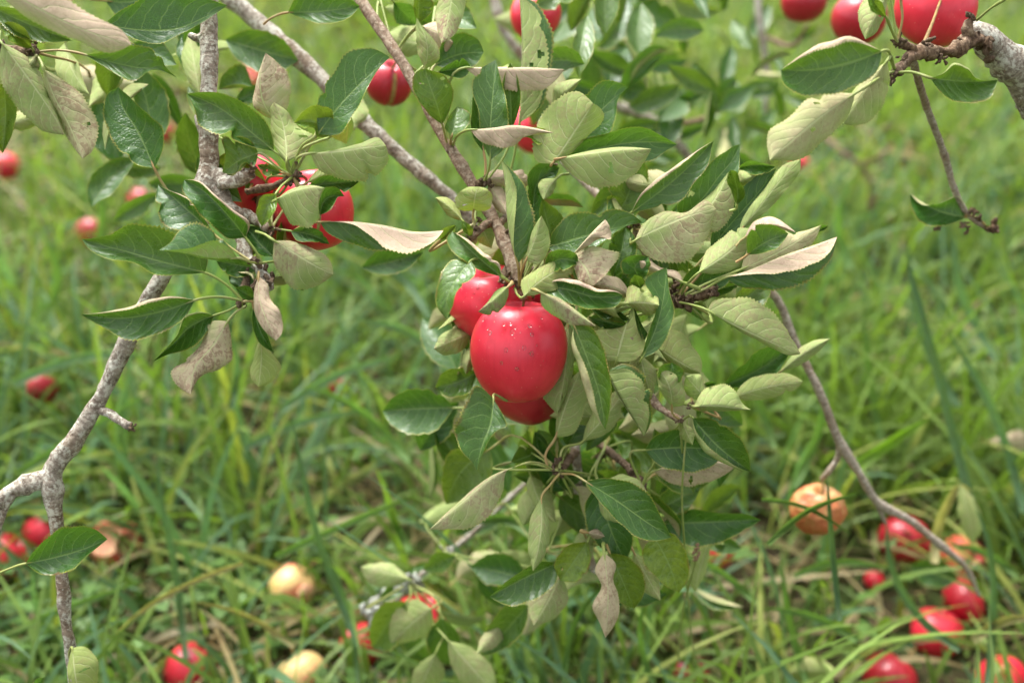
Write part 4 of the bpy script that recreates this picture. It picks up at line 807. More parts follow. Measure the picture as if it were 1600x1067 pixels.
# --- top right: thick end with its fruiting spurs
b = branch('Q', 'thick rough grey branch at the top right, dark underneath, with leafy fruiting spurs', (1640, 170, .78))
tube('stem', [(1760, 330, .86, .022), (1660, 200, .82, .0185), (1605, 125, .79, .0145), (1560, 82, .775, .0125), (1532, 56, .765, .0105), (1518, 44, .762, .007)], M_BARK, b, 18, .004, .12, [(.5, .12), (.8, .15)], seed=131)
tube('twig', [(1530, 62, .76, .0065), (1512, 66, .752, .0052), (1490, 80, .745, .0042), (1462, 80, .74, .0042), (1432, 84, .73, .0044), (1412, 100, .722, .0040), (1399, 114, .716, .0032)], M_SPUR, b, 11, .0025, .3, [(.3, .4), (.55, .5), (.8, .3)], seed=132)
tube('twig', [(1432, 82, .73, .0036), (1418, 72, .726, .0034), (1405, 66, .722, .0028)], M_SPUR, b, 9, .002, .3, seed=133)
tube('twig', [(1515, 64, .752, .004), (1512, 48, .748, .0036), (1513, 32, .746, .003)], M_SPUR, b, 9, .002, .3, seed=134)
for k, (x, y, z, r) in enumerate([(1448, 68, .735, .0036), (1470, 92, .738, .0036), (1398, 118, .714, .0036), (1403, 66, .72, .0036), (1515, 30, .745, .0034), (1528, 64, .752, .0060), (1500, 72, .748, .0044), (1412, 100, .72, .0038), (1540, 75, .76, .0060), (1455, 82, .738, .0046)]): bud(b, x, y, z, r, n=7, seed=140+k)
tube('twig', [(1425, 92, .735, .0029), (1448, 168, .80, .0029), (1478, 250, .85, .0028), (1492, 298, .87, .0028), (1512, 335, .88, .0024), (1548, 362, .89, .0013)], M_GREY, b, 9, .004, .08, [(.6, .3)], seed=135)
for k, (x, y, z, r) in enumerate([(1518, 332, .875, .004), (1508, 352, .875, .0035), (1550, 358, .885, .005), (1470, 350, .88, .0035), (1530, 340, .88, .003)]): bud(b, x, y, z, r, n=8, spread=.9, seed=160+k)
NODES['Q'] = [(1399, 112, .716), (1403, 67, .72), (1515, 32, .746), (1508, 335, .878)]
leaf('Q', .672, 'U', (1378, 80), (1220, 110), [(1332, 98), (1288, 108)], [(1372, 110), (1340, 132), (1300, 148), (1250, 148), (1224, 130)], [(1366, 74), (1336, 58), (1300, 60), (1248, 88)], pink=.9, rb=.28, za=5, zb=10, spot=.3, pet=[(1397, 108), (1392, 88)])
leaf('Q', .672, 'D', (1336, 147), (1203, 251), [(1290, 177), (1242, 216)], [(1280, 148), (1225, 188), (1202, 207)], [(1328, 175), (1292, 216), (1250, 249), (1220, 251)], pink=.55, spot=.4, pet=[(1397, 112), (1380, 118)])
leaf('Q', .682, 'D', (1386, 96), (1317, 194), [(1352, 140)], [(1390, 135), (1376, 170), (1342, 196)], [(1346, 128), (1320, 165)], pink=.4, spot=.3, pet=[(1398, 108)])
leaf('Q', .70, 'U', (1454, 122), (1559, 125), [(1505, 128)], [(1474, 114), (1490, 99), (1511, 104), (1524, 121)], [(1465, 140), (1502, 161), (1547, 152)], pink=.4, yel=.1, ra=.15, pet=[(1400, 114), (1425, 113)])
leaf('Q', .715, 'D', (1388, -14), (1352, 62), [(1368, 25)], [(1380, 30), (1365, 55)], [(1350, 0), (1342, 35)], pink=.1, pet=[(1401, 64), (1395, 20)])
leaf('Q', .70, 'U', (1385, 28), (1355, -10), [], [(1378, 5)], [(1362, 18)], yel=.3, pet=[(1402, 66), (1392, 45)])
leaf('Q', .71, 'U', (1408, -5), (1420, -60), [], [(1430, -30)], [(1400, -30)], pet=[(1402, 66), (1410, 30)])
leaf('Q', .70, 'U', (1575, -4), (1640, -50), [], [(1600, -40)], [(1620, -15)], pet=[(1526, 32), (1550, 12)])
leaf('Q', .88, 'U', (1508, 340), (1422, 302), [(1470, 331)], [(1482, 351), (1436, 346), (1424, 322)], [(1497, 304), (1472, 316), (1440, 320)], pink=.4, ra=0, rb=.12)
leaf('Q', .885, 'U', (1540, 352), (1555, 366), [], [(1552, 356)], [(1545, 362)], yel=.8)

# --- branches out of focus behind
b = branch('X', 'blurred leafy branch in the background above the middle, pale bark showing', (1500, -150, 1.7))
tube('stem', [(760, -60, 1.30, .007), (795, 60, 1.30, .0065), (870, 130, 1.32, .0065), (975, 170, 1.34, .0070), (1030, 195, 1.35, .0070), (1075, 245, 1.36, .0062), (1110, 300, 1.38, .005)], M_BARK, b, 10, .01, .1, seed=171)
tube('twig', [(1030, 195, 1.35, .005), (1085, 190, 1.36, .004), (1130, 170, 1.4, .003)], M_SPUR, b, 8, .01, .1, seed=172)
NODES['X'] = []
for a in [(1.15, 'U', (860, 70), (905, 5), [], [(905, 45)], [(860, 30)]), (.98, 'U', (880, 128), (882, 70), [], [(900, 100)], [(862, 100)]), (1.2, 'U', (950, 135), (985, 68), [(965, 100)], [(995, 105)], [(938, 95)]),
          (1.25, 'U', (985, 10), (1065, 45), [], [(1030, 0)], [(1020, 45)]), (1.2, 'U', (1030, 190), (1070, 140), [], [(1075, 175)], [(1030, 155)]), (1.25, 'U', (1120, 175), (1180, 135), [], [(1140, 140)], [(1160, 168)]),
          (1.2, 'U', (1010, 110), (1075, 95), [], [(1040, 90)], [(1045, 115)]), (1.2, 'D', (860, 40), (770, 30), [], [(820, 15)], [(815, 55)]), (1.3, 'U', (925, 10), (950, 70), [], [(955, 30)], [(915, 50)])]:
    leaf('X', *a, hi=False, pet=[(a[2][0]+20, a[2][1]+25)], zp=a[0]+.05)
fill('X', 46, (840, -30, 1210, 260), (1.15, 1.7), (100, 140), .95, 51, yel=0)
fill('X', 26, (850, -20, 1130, 170), (1.05, 1.3), (110, 150), .95, 53, yel=0)
b = branch('Y', 'blurred upright twigs in the background left of the top right apple', (1190, -120, 1.6))
tube('stem', [(1178, -60, 1.6, .006), (1188, 40, 1.6, .006), (1198, 110, 1.62, .0055), (1195, 190, 1.65, .004)], M_BARK, b, 9, .01, .1, seed=173)
tube('twig', [(1198, 60, 1.62, .004), (1245, 68, 1.55, .0035), (1262, 40, 1.52, .003)], M_SPUR, b, 8, .01, .1, seed=174)
fill('Y', 12, (1100, 40, 1260, 240), (1.4, 1.8), (90, 130), .85, 52)
b = branch('Z', 'thin dark leafless twig lying blurred in the grass right of the leaf spray', (1290, 220, 2.2))
tube('stem', [(1290, 215, 2.25, .006), (1320, 240, 2.2, .006), (1345, 255, 2.2, .005), (1372, 245, 2.18, .004), (1395, 225, 2.2, .003)], M_SPUR, b, 8, .012, .2, seed=175)
tube('twig', [(1345, 255, 2.2, .005), (1362, 290, 2.2, .006), (1360, 330, 2.22, .007)], M_SPUR, b, 8, .012, .25, seed=176)

# ------------------------------------------------------------------ apples on the branches
HANG = 'apples hanging on the branches'; DOWN = 'windfall apples lying in the grass'
main = apple('big glossy red apple with water drops hanging in the middle, nearest of its cluster', 810, 549, .0362, .762, axis=(.03, .36, 1), stalk=(818, 462, .751), group=HANG, taper=.22, squash=1.14, seed=4)
left2 = apple('red apple beaded with water behind the upper left of the big middle apple', 768, 474, .0345, .805, axis=(-.15, .1, 1), stalk=(800, 436, .765), group=HANG, taper=.12, squash=.92, seed=9)
apple('red apple mostly hidden behind the stalk above the big middle apple', 822, 462, .029, .845, stalk=(806, 425, .77), group=HANG, seed=12)
apple('darker red apple peeping out under the big middle apple', 829, 603, .034, .85, axis=(.1, 0, 1), mat=M_DARKAP, stalk=(865, 560, .935), group=HANG, taper=.2, seed=14)
apple('red apple showing its eye beside the knobbly spur of the left bough', 398, 288, .0245, .80, axis=(-.25, .95, .35), mat=M_APPLE, stalk=(390, 300, .765), group=HANG, seed=16)
apple('red apple behind the pale leaves of the left bough, rightmost of three', 492, 328, .0310, .79, axis=(-.1, .1, 1), stalk=(462, 274, .745), group=HANG, taper=.1, squash=1.04, seed=18)
apple('orange-red apple low between the other two on the left bough', 438, 338, .022, .815, mat=M_PALEAP, stalk=(430, 300, .757), group=HANG, seed=19)
apple('small lopsided dark red apple with a brown scar line, beside the main twig', 608, 130, .0228, .99, axis=(.25, -.1, 1), spin=0, mat=M_DARKAP, suture=-1.25, group=HANG, taper=.05, squash=.98, seed=21, stalk=(625, 86, .80))
apple('blurred red apple at the top edge behind the tall pale leaf', 836, 25, .026, 1.03, stalk=(800, -20, 1.30), group=HANG, seed=23)
apple('blurred red apple behind the round pale leaf above the middle', 838, 200, .033, 1.24, stalk=(870, 130, 1.31), group=HANG, seed=24)
apple('blurred dark red apple at the top edge right of the upright twigs', 1256, 2, .029, 1.3, mat=M_DARKAP, stalk=(1262, -40, 1.5), group=HANG, seed=25)
apple('blurred red apple half behind the pale leaves at the top right', 1343, 30, .030, 1.12, stalk=(1360, -40, 1.1), mat=M_DARKAP, group=HANG, seed=26)
apple('large red apple cut by the top edge above the thick rough branch', 1463, 12, .0325, .815, axis=(.12, -.2, 1), stalk=(1440, 78, .738), group=HANG, taper=.05, seed=27)
apple('withered brown-orange apple hanging from the bare right twig', 1277, 795, .0268, 1.0, axis=(.1, .1, 1), mat=M_ROT, stalk=(1284, 748, 1.0), group=HANG, rumple=.07, seed=28, taper=.0)

def drops(t, r, n, seed, area):
    """rain drops on the skin: small flattened beads, joined into one part"""
    rng = random.Random(seed); bm = bmesh.new(); sk = [c for c in t.children if c.name.startswith('skin')][0]
    me = sk.data; cand = []
    tocam = Vector(CAMP)-t.location
    for p in me.polygons:
        w = t.location+(sk.matrix_local @ p.center); v = np.array(w)-CAMP; Z = v.dot(FWD); x = 800+v.dot(RGT)/Z*FPX; y = 533.5-v.dot(UPV)/Z*FPX
        nrm = sk.matrix_local.to_3x3() @ p.normal
        if area[0] < x < area[2] and area[1] < y < area[3] and nrm.dot(Vector(CAMP)-w) > 0: cand.append((sk.matrix_local @ p.center, nrm))
    for k in range(n):
        c, nrm = rng.choice(cand); rr = rng.choice((.0004, .0006, .0008, .0011, .0015)); tilt = nrm.to_track_quat('Z', 'Y').to_matrix().to_4x4()
        j = Vector((rng.uniform(-1, 1), rng.uniform(-1, 1), 0))*.0015
        m = Matrix.Translation(c) @ tilt @ Matrix.Translation(j) @ Matrix.Diagonal((rr, rr*rng.uniform(.8, 1.4), rr*.45, 1))
        bmesh.ops.create_icosphere(bm, subdivisions=2, radius=1, matrix=m)
    d = bpy.data.meshes.new('water_drops'); bm.to_mesh(d); bm.free(); d.polygons.foreach_set('use_smooth', [True]*len(d.polygons))
    o = link('water_drops', d, M_WATER, t); o['kind'] = 'stuff'
drops(main, .036, 34, 3, (752, 490, 850, 575)); drops(left2, .034, 26, 4, (715, 430, 790, 500))

# ------------------------------------------------------------------ windfalls
F = lambda *a, **k: apple(*a, group=DOWN, **k)
F('small red windfall glimpsed left of the mottled stem, uppermost on the left', 260, 207, .028, axis=(.5, .3, .6), mat=M_DARKAP, lift=0.16)
F('red windfall at the left edge below the pale leaves', 8, 260, .034, axis=(-.4, .5, .5), lift=0.12)
F('dark red windfall in shade left of the bough near the crossed leaves', 220, 314, .030, axis=(.4, .5, .3), mat=M_DARKAP, lift=0.09)
F('round bright red windfall left of the long dark leaf', 144, 364, .036, axis=(.3, .5, .8), lift=0.07, mat=M_DARKAP)
F('dull red windfall sunk in grass at the left edge, mid height', 62, 608, .030, axis=(.2, .5, .3), mat=M_DARKAP, lift=0.05)
F('red windfall just above the lone dark leaf by the lower stem', 70, 832, .031, axis=(-.3, .5, .8))
F('red windfall at the left edge behind the lone dark leaf', 12, 868, .034, axis=(.4, .2, .5), lift=-.012)
F('broken pink and cream windfall right of the lower left stem', 180, 848, .036, axis=(.2, .1, .8), mat=M_PALEAP, bites=((-.3, -.75, .75, .75), (.75, -.6, .5, .55)), flesh=M_FLESHB)
F('cream-yellow windfall with a red bite mark, left of the lichen twig', 456, 916, .031, axis=(.6, .4, .6), mat=M_CREAM, bites=((.55, -.75, .35, .42),), flesh=M_FLESHB, lift=.01)
F('cream and orange windfall cut by the bottom edge left of the middle', 474, 1056, .032, axis=(-.5, .5, .6), mat=M_CREAM, bites=((.5, -.5, .85, .5),))
F('red windfall at the bottom edge under dry stalks, left part', 300, 1046, .036, axis=(.4, .5, .5), lift=-.026, mat=M_DARKAP)
F('red windfall behind the pale leaf at the lichen twig', 655, 972, .038, axis=(.2, .2, .8))
F('red windfall just left of the lichen twig near the bottom', 565, 1008, .030, axis=(-.4, .2, .5), lift=-.012)
F('dark red windfall under the end of the bare right twig', 1413, 842, .0375, axis=(.3, .1, .9), mat=M_DARKAP)
F('pink torn windfall beside the tip of the bare right twig', 1502, 872, .034, axis=(.3, -.4, .6), mat=M_PALEAP, bites=((.2, -.8, .6, .6),), flesh=M_FLESHB)
F('dark red windfall flattened below the tip of the bare right twig', 1505, 940, .034, axis=(.8, .1, .3), mat=M_DARKAP, squash=.75)
F('bright red windfall half in grass near the lower right corner', 1463, 988, .0355, axis=(.1, .4, .8), lift=-.012)
F('dark red windfall cut by the bottom edge at the right', 1390, 1060, .035, axis=(.5, .3, .6), mat=M_DARKAP, lift=-.012)
F('red windfall at the bottom right corner', 1566, 1062, .032, axis=(-.3, .4, .6), lift=-.012)
F('small red windfall buried in grass below the withered apple', 1366, 906, .015, axis=(.2, .3, .6))
F('small pink windfall right of the yellowing leaf below the middle', 1122, 862, .024, axis=(.2, .3, .6), mat=M_PALEAP, lift=0.05)
F('pinkish windfall behind the dark leaf near the top left stem', 388, 124, .035, axis=(.2, -.4, .6), mat=M_PALEAP, lift=0.20)
F('small red windfall in the grass left of the big middle apple', 524, 602, .022, axis=(.2, .3, .6), mat=M_DARKAP, lift=0.07)
F('small red windfall at the bottom edge right of the middle', 1076, 1052, .026, axis=(.2, .3, .6), mat=M_DARKAP)
F('tiny distant red windfall above the right leaf spray', 1250, 255, .024, axis=(.2, .3, .6), lift=0.08)
F('tiny distant red windfall between the pale leaves above the right spray', 1016, 285, .024, axis=(.2, .3, .6), lift=0.08)

# ------------------------------------------------------------------ ribwort stem with its seed head
def ribwort():
    t = thing('plantain_stem', 'thin green seed stem with a brown head below the leaf spray', 'plant', P1(1066, 1000, 1.0))
    tube('stalk', [(1060, 1030, 1.02, .0009), (1066, 960, .93, .0009), (1088, 872, .84, .0008)], M_PET, t, 6, .01, .02)
    tube('stalk', [(1085, 1040, 1.02, .0009), (1070, 860, .84, .0009), (1066, 760, .78, .0009), (1074, 655, .755, .0007)], M_PET, t, 6, .01, .02)
    bm = bmesh.new(); rng = random.Random(2); a = P1(1086, 876, .84); c = P1(1090, 849, .838)
    for k in range(70):
        f = rng.random(); ang = rng.uniform(0, 6.28); r = .0026*math.sin(math.pi*(.15+.8*f))
        p = a+(c-a)*f+RGT*math.cos(ang)*r+FWD*math.sin(ang)*r
        bmesh.ops.create_icosphere(bm, subdivisions=1, radius=rng.uniform(.0007, .0012), matrix=Matrix.Translation(p-np.array(t.location)))
    me = bpy.data.meshes.new('seed_head'); bm.to_mesh(me); bm.free(); link('seed_head', me, mat_simple('seed_head', (.16, .09, .05), (.34, .22, .13), 800), t)
ribwort()

# ------------------------------------------------------------------ grass
def strips(base, head, L, lean, curl, W, col, nseg=7, twist=None):
    """arched blades; arrays over blades.  lean/curl: angle from upright at the foot / added towards the tip"""
    n = len(L); s = np.linspace(0, 1, nseg+1)
    ang = lean[:, None]+curl[:, None]*s[None]**1.4
    ds = L[:, None]/nseg
    hx = np.concatenate([np.zeros((n, 1)), np.cumsum(np.sin(ang[:, :-1])*ds, 1)], 1); hz = np.concatenate([np.zeros((n, 1)), np.cumsum(np.cos(ang[:, :-1])*ds, 1)], 1)
    dirv = np.stack([np.cos(head), np.sin(head), np.zeros(n)], 1); sid = np.stack([-np.sin(head), np.cos(head), np.zeros(n)], 1)
    sway = (RNG.normal(0, .10, n)[:, None]*L[:, None]*s[None]**2)
    c = base[:, None]+dirv[:, None]*hx[..., None]+sid[:, None]*sway[..., None]; c[..., 2] += hz
    gz = gh(c[..., 0], c[..., 1])+.004
    c[..., 2] = np.maximum(c[..., 2], gz+RNG.uniform(0, .02, (n, 1)))
    prof = np.array([.75, 1, 1, .95, .85, .68, .42, .04]) if nseg == 7 else np.interp(s, [0, .2, .6, 1], [.75, 1, .9, .05])
    tw = RNG.uniform(-.9, .9, n) if twist is None else twist
    nrm = np.stack([-np.cos(ang)*np.cos(head)[:, None], -np.cos(ang)*np.sin(head)[:, None], np.sin(ang)], -1)
    wd = sid[:, None]*np.cos(tw)[:, None, None]+nrm*np.sin(tw)[:, None, None]
    o = wd*(W[:, None]*.5*prof[None])[..., None]
    V = np.stack([c-o, c+o], 2).reshape(n, -1, 3)
    k = 2*(nseg+1); i = np.arange(nseg)*2
    f = np.stack([i, i+1, i+3, i+2], 1)
    Fq = (f[None]+(np.arange(n)*k)[:, None, None]).reshape(-1, 4)
    C = np.repeat(col, k, 0)
    return V.reshape(-1, 3), Fq, C
def bulk(name, sets, mat):
    V = []; Fs = []; C = []; o = 0
    for v, f, c in sets: V.append(v); Fs.append(f+o); C.append(c); o += len(v)
    V = np.concatenate(V); Fq = np.concatenate(Fs); C = np.concatenate(C)
    me = bpy.data.meshes.new(name); me.vertices.add(len(V)); me.vertices.foreach_set('co', V.ravel())
    me.loops.add(Fq.size); me.polygons.add(len(Fq)); me.loops.foreach_set('vertex_index', Fq.ravel())
    me.polygons.foreach_set('loop_start', np.arange(0, Fq.size, 4)); me.polygons.foreach_set('loop_total', np.full(len(Fq), 4))
    me.update(); me.validate()
    me.polygons.foreach_set('use_smooth', np.ones(len(Fq), bool))
    ca = me.color_attributes.new('tint', 'FLOAT_COLOR', 'POINT'); ca.data.foreach_set('color', np.concatenate([C, np.ones((len(C), 1))], 1).ravel())
    return link(name, me, mat)

def scatter(n, y0, y1, margin=.9):
    """feet spread over the ground the lens sees, and a step to either side"""
    y = y0+(y1-y0)*RNG.random(n); x = (RNG.random(n)*2-1)*(.62*np.hypot(y, .5)+margin)
    b = np.stack([x, y, gh(x, y)], 1); return b
def keep(b, L):
    """open the sward a little where fruit lies in it"""
    L = L.copy(); k = np.ones(len(b), bool)
    for (x, y, r) in FALLEN:
        d = np.hypot(b[:, 0]-x, b[:, 1]-y); k &= d > r*1.05
        q = np.array([-x, -y]); q /= np.linalg.norm(q); rel = b[:, :2]-[x, y]; al = rel@q; ac = np.abs(rel@np.array([-q[1], q[0]]))
        near = (al > -.02) & (al < .12) & (ac < r*1.3); L[near] *= .42; L[(al > .1) & (al < .38) & (ac < r*1.3) & (L > .2)] *= .4
    return k, L
def patch(x, y, f, p):
    return .5+.5*np.sin(x*f+p)*np.cos(y*f*1.3-p*2)*.6+.2*np.sin((x+y)*f*2.3+p)
BARE = [(lambda w: (w[0], w[1], rr))(P1(px, py, ground_z(px, py))) for px, py, rr in ((150, 250, .42), (60, 200, .4), (640, 905, .10), (350, 985, .11), (1200, 900, .12), (1500, 545, .14), (560, 850, .09), (1330, 300, .22), (250, 640, .10))]
def bare(x, y):
    """worn places where thatch and soil show"""
    return np.clip(sum(np.exp(-((x-a)**2+(y-b)**2)/r**2) for a, b, r in BARE), 0, 1)
def sward(n, y0, y1, lr, wr, seglen=7, blue=.25, dead=.12, leanr=(.1, 1.0)):
    b = scatter(n, y0, y1); L = RNG.uniform(*lr, n)*(.65+.5*patch(b[:, 0], b[:, 1], 3.1, 1.0)); k, L = keep(b, L); k &= RNG.random(n) < np.clip(patch(b[:, 0], b[:, 1], 4.3, 2.6)*1.9-.15, .45, 1); k &= RNG.random(n) > .75*bare(b[:, 0], b[:, 1]); b = b[k]; L = L[k]; n = len(L)
    W = RNG.uniform(*wr, n); head = RNG.uniform(0, 6.283, n)+.6*np.sin(b[:, 0]*4)
    lean = np.abs(RNG.normal(leanr[0], .35, n)); curl = RNG.uniform(.2, 1.9, n)*leanr[1]
    g1 = np.array([.122, .210, .038]); g2 = np.array([.228, .335, .072]); bl = np.array([.105, .205, .105]); dd = np.array([.36, .28, .145]); ye = np.array([.30, .34, .08])
    m = RNG.random(n)[:, None]**1.5; col = (g1*(1-m)+g2*m)*RNG.uniform(.75, 1.1, (n, 1))
    far = np.clip((b[:, 1]-1.6)/2.5, 0, 1)[:, None]*.45; col = col*(1-far)+np.array([.26, .35, .065])*far  # lighter with distance: the open light beyond the tree shade, put into blade colour
    r = RNG.random(n); isb = r < blue*np.clip(patch(b[:, 0], b[:, 1], 2.3, .4)*1.4, 0, 1); col[isb] = bl*RNG.uniform(.75, 1.25, (isb.sum(), 1))
    r = RNG.random(n); isd = r < dead*2*np.clip(1-patch(b[:, 0], b[:, 1], 3.7, 2.0), .1, 1)+.55*bare(b[:, 0], b[:, 1]); col[isd] = dd*RNG.uniform(.6, 1.25, (isd.sum(), 1))
    isy = RNG.random(n) < .07; col[isy] = ye
    lean[isd] = RNG.uniform(.9, 1.5, isd.sum())
    return strips(b, head, L, lean, curl, W, col, seglen)
def hand_blades():
    """the broad blades that stand out singly: measured foot-to-tip curves"""
    V = []; Fq = []; C = []; o = 0
    data = [([(560, 1010), (500, 850), (465, 700), (455, 640)], 1.15, 11, 'b'), ([(290, 1030), (275, 900), (250, 765), (245, 690)], 1.25, 12, 'b'), ([(430, 870), (550, 815), (655, 772)], 1.2, 11, 'g'), ([(1530, 830), (1500, 720), (1452, 530), (1412, 380)], 1.25, 15, 'b'),
            ([(1600, 800), (1555, 650), (1480, 515)], 1.35, 15, 'b'), ([(1330, 735), (1395, 690), (1455, 652)], 1.25, 18, 'y'), ([(1500, 1015), (1440, 968), (1398, 900), (1384, 805)], 1.2, 13, 'b'), ([(1540, 1080), (1552, 960), (1545, 850), (1520, 780)], 1.15, 12, 'b'),
            ([(1312, 970), (1300, 850), (1292, 740)], .97, 10, 'b'), ([(1200, 850), (1260, 800), (1345, 770)], .96, 9, 'g'), ([(1190, 780), (1250, 790), (1330, 835)], .965, 7, 'g'), ([(750, 812), (800, 815), (838, 845), (858, 900)], 1.08, 16, 'g'), ([(640, 860), (610, 800), (600, 740)], 1.25, 12, 'g'), ([(560, 1067), (545, 960), (510, 860)], 1.2, 9, 'b'),
            ([(1500, 640), (1440, 520), (1420, 380)], 1.5, 14, 'b'), ([(1380, 700), (1355, 560), (1350, 470)], 1.55, 12, 'g'), ([(1560, 560), (1500, 450), (1490, 360)], 1.6, 16, 'b'), ([(440, 640), (520, 590), (630, 555)], 1.45, 14, 'b'), ([(380, 700), (470, 660), (590, 640)], 1.4, 12, 'b'),
            ([(30, 740), (110, 690), (240, 610)], 1.4, 15, 'g'), ([(20, 600), (120, 560), (240, 555)], 1.5, 14, 'b'), ([(360, 640), (370, 560), (350, 500)], 1.45, 12, 'b'), ([(640, 720), (560, 640), (470, 600)], 1.35, 12, 'g'), ([(0, 1000), (80, 960), (160, 930), (230, 905)], 1.2, 10, 'g'),
            ([(380, 880), (300, 910), (215, 960), (150, 1030)], 1.1, 8, 'd'), ([(460, 1010), (380, 960), (300, 940)], 1.15, 9, 'd'), ([(1180, 940), (1120, 890), (1060, 860)], 1.2, 11, 'g'), ([(1240, 760), (1280, 670), (1290, 590)], 1.35, 14, 'g'), ([(1210, 700), (1170, 600), (1110, 530)], 1.35, 13, 'g'), ([(1110, 640), (1095, 540), (1085, 470)], 1.3, 26, 'g'),
            ([(1240, 900), (1300, 880), (1400, 890)], 1.25, 10, 'g'), ([(1340, 1000), (1260, 960), (1190, 950)], 1.2, 12, 'g'), ([(1260, 1067), (1230, 950), (1220, 860)], 1.2, 12, 'g'), ([(1520, 1000), (1570, 970), (1620, 965)], 1.15, 16, 'd'), ([(1590, 900), (1530, 860), (1480, 850)], 1.25, 12, 'g'),
            ([(140, 420), (160, 350), (150, 270)], 1.9, 16, 'g'), ([(60, 520), (90, 430), (60, 350)], 1.75, 14, 'g'), ([(700, 570), (640, 520), (560, 500)], 1.4, 14, 'b'), ([(880, 1067), (905, 960), (960, 900)], 1.05, 9, 'g'), ([(1020, 1067), (1000, 980), (1010, 930)], 1.1, 10, 'g'), ([(830, 1060), (800, 1000), (812, 930)], 1.1, 10, 'b'),
            ([(600, 400), (650, 460), (690, 540)], 1.6, 13, 'b'), ([(1330, 420), (1310, 340), (1330, 280)], 1.9, 15, 'g'), ([(1460, 880), (1475, 800), (1505, 760), (1520, 770)], 1.22, 16, 'd')]
    cols = {'b': (.115, .215, .110), 'g': (.13, .245, .065), 'y': (.17, .32, .03), 'd': (.36, .32, .15)}
    for pts, Z, wpx, kc in data:
        n = 16; q = spline(pts, n); tan = np.gradient(q, axis=0); tan /= np.linalg.norm(tan, axis=1)[:, None]; s = np.linspace(0, 1, n)
        wv = wpx*.5*np.interp(s, [0, .15, .6, .85, 1], [.8, 1, .9, .5, .05])
        zz = Z+.10*(.5-s)*np.sin(s*3)*1.0
        sid = np.stack([-tan[:, 1], tan[:, 0]], 1)
        for sg, dzf in ((-1, -.004), (0, 0.003), (1, -.004)):
            pp = q+sid*(wv*sg)[:, None]; V.append(P(pp[:, 0], pp[:, 1], zz+dzf))
        for a in range(2):
            for i in range(n-1): Fq.append((o+a*n+i, o+a*n+i+1, o+(a+1)*n+i+1, o+(a+1)*n+i))
        C.append(np.tile(np.array(cols[kc])*random.uniform(.85, 1.15), (3*n, 1))); o += 3*n
    return np.concatenate(V), np.array(Fq), np.concatenate(C)
g = bulk('grass', [sward(19000, .45, 2.2, (.06, .17), (.0030, .0062), leanr=(.6, 1.0), dead=.45), sward(13500, .45, 2.5, (.15, .36), (.0060, .0115), blue=.45, leanr=(.4, 1.0), dead=.06),
                   sward(2600, .8, 2.6, (.30, .50), (.0065, .0115), blue=.6, leanr=(.25, .45), dead=.04), sward(20000, 2.2, 4.6, (.10, .32), (.007, .013), 5, .2, .16, (.45, .9)), sward(16000, 4.6, 10.5, (.15, .34), (.010, .020), 4, .15, .08, (.3, .9)), hand_blades()], M_GRASS)
g['kind'] = 'stuff'; tag(g, 'long tangled green grass with dry stalks covering the orchard floor', 'grass')

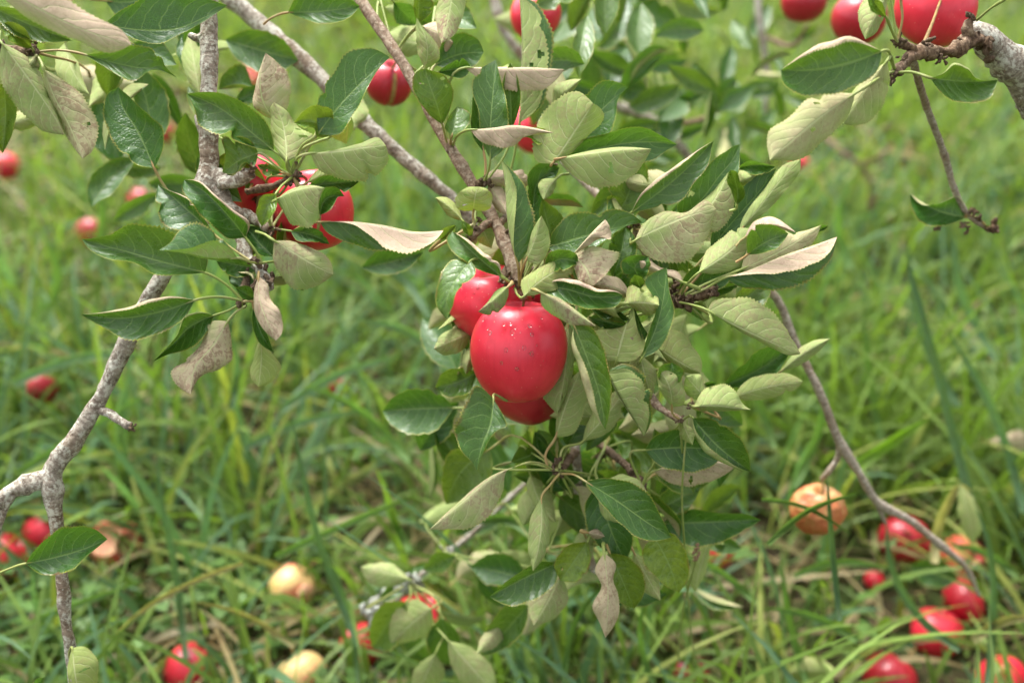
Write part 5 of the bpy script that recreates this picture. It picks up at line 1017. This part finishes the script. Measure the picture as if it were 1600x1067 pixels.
# low clover and chickweed between the grass
def clover():
    V = []; Fq = []; C = []; o = 0
    def at(x, y, h):
        Z = ground_z(x, y, h); return P1(x, y, Z)
    rng = random.Random(8)
    spots = [((rng.gauss(90, 90), rng.gauss(1000, 70))) for _ in range(170)]+[((rng.gauss(350, 50), rng.gauss(890, 50))) for _ in range(90)]+[(rng.uniform(0, 700), rng.uniform(640, 1060)) for _ in range(170)]+[(rng.uniform(1150, 1600), rng.uniform(560, 1060)) for _ in range(40)]
    for (x, y) in spots:
        h = rng.uniform(.02, .08); c = at(x, y, h); r = rng.uniform(.005, .0095); a0 = rng.uniform(0, 6.28); tl = np.array([rng.uniform(-.4, .4), rng.uniform(-.6, .2)])
        col = np.array([.10, .20, .045])*rng.uniform(.7, 1.4)
        for k in range(3):
            a = a0+k*2.094; cc = c+np.array([math.cos(a), math.sin(a), 0])*r*.95
            ring = [cc+np.array([math.cos(b_)*r*.9, math.sin(b_)*r*.9, 0]) for b_ in np.linspace(0, 2*math.pi, 8, endpoint=False)]
            for q in ring+[cc]:
                q[2] += (q[0]-c[0])*tl[0]+(q[1]-c[1])*tl[1]
            cc2 = cc.copy(); cc2[2] -= r*.2
            V.append(np.array(ring+[cc2]))
            for j in range(0, 8, 2): Fq.append((o+8, o+j, o+j+1, o+(j+2) % 8))
            C.append(np.tile(col, (9, 1))); o += 9
        st = np.array([[c[0]-.0006, c[1], gh(c[0], c[1])], [c[0]+.0006, c[1], gh(c[0], c[1])], c+[.0006, 0, 0], c-[.0006, 0, 0]]); V.append(st); Fq.append((o, o+1, o+2, o+3)); C.append(np.tile(col, (4, 1))); o += 4
    return np.concatenate(V), np.array(Fq), np.concatenate(C)
g = bulk('clover', [clover()], M_GRASS); g['kind'] = 'stuff'; tag(g, 'low round-leaved clover between the grass', 'clover')

# a few fallen leaves caught on the grass
def fallen(label, Z, *a, **k):
    BR['F'] = thing('fallen_leaf', label, 'leaf', P1(a[1][0], a[1][1], Z), 'fallen leaves on the grass'); NODES['F'] = []
    o = leaf('F', Z, *a, pet=[(a[1][0]-14, a[1][1]-5)], hi=False, **k); o.name = 'blade'
fallen('pale yellow fallen leaf on the grass at the bottom edge, right half', 1.22, 'D', (1232, 1052), (1308, 1050), [(1270, 1045)], [(1250, 1030), (1285, 1030)], [(1250, 1064), (1285, 1064)], pink=.3, yel=.4)
fallen('tan fallen leaf at the right edge above the windfalls', 1.45, 'D', (1545, 690), (1612, 680), [(1580, 690)], [(1565, 680), (1595, 672)], [(1565, 705), (1595, 705)], pink=.8, spot=1.)
fallen('dark green fallen leaf beneath the dark red windfall at right', 1.36, 'U', (1420, 885), (1498, 905), [(1460, 895)], [(1445, 872), (1480, 880)], [(1440, 912), (1475, 918)])
fallen('long dull leaf hanging in the grass beside the tip of the bare twig', 1.15, 'D', (1498, 755), (1520, 850), [(1512, 800)], [(1522, 780), (1535, 820)], [(1496, 790), (1506, 830)], yel=.3)
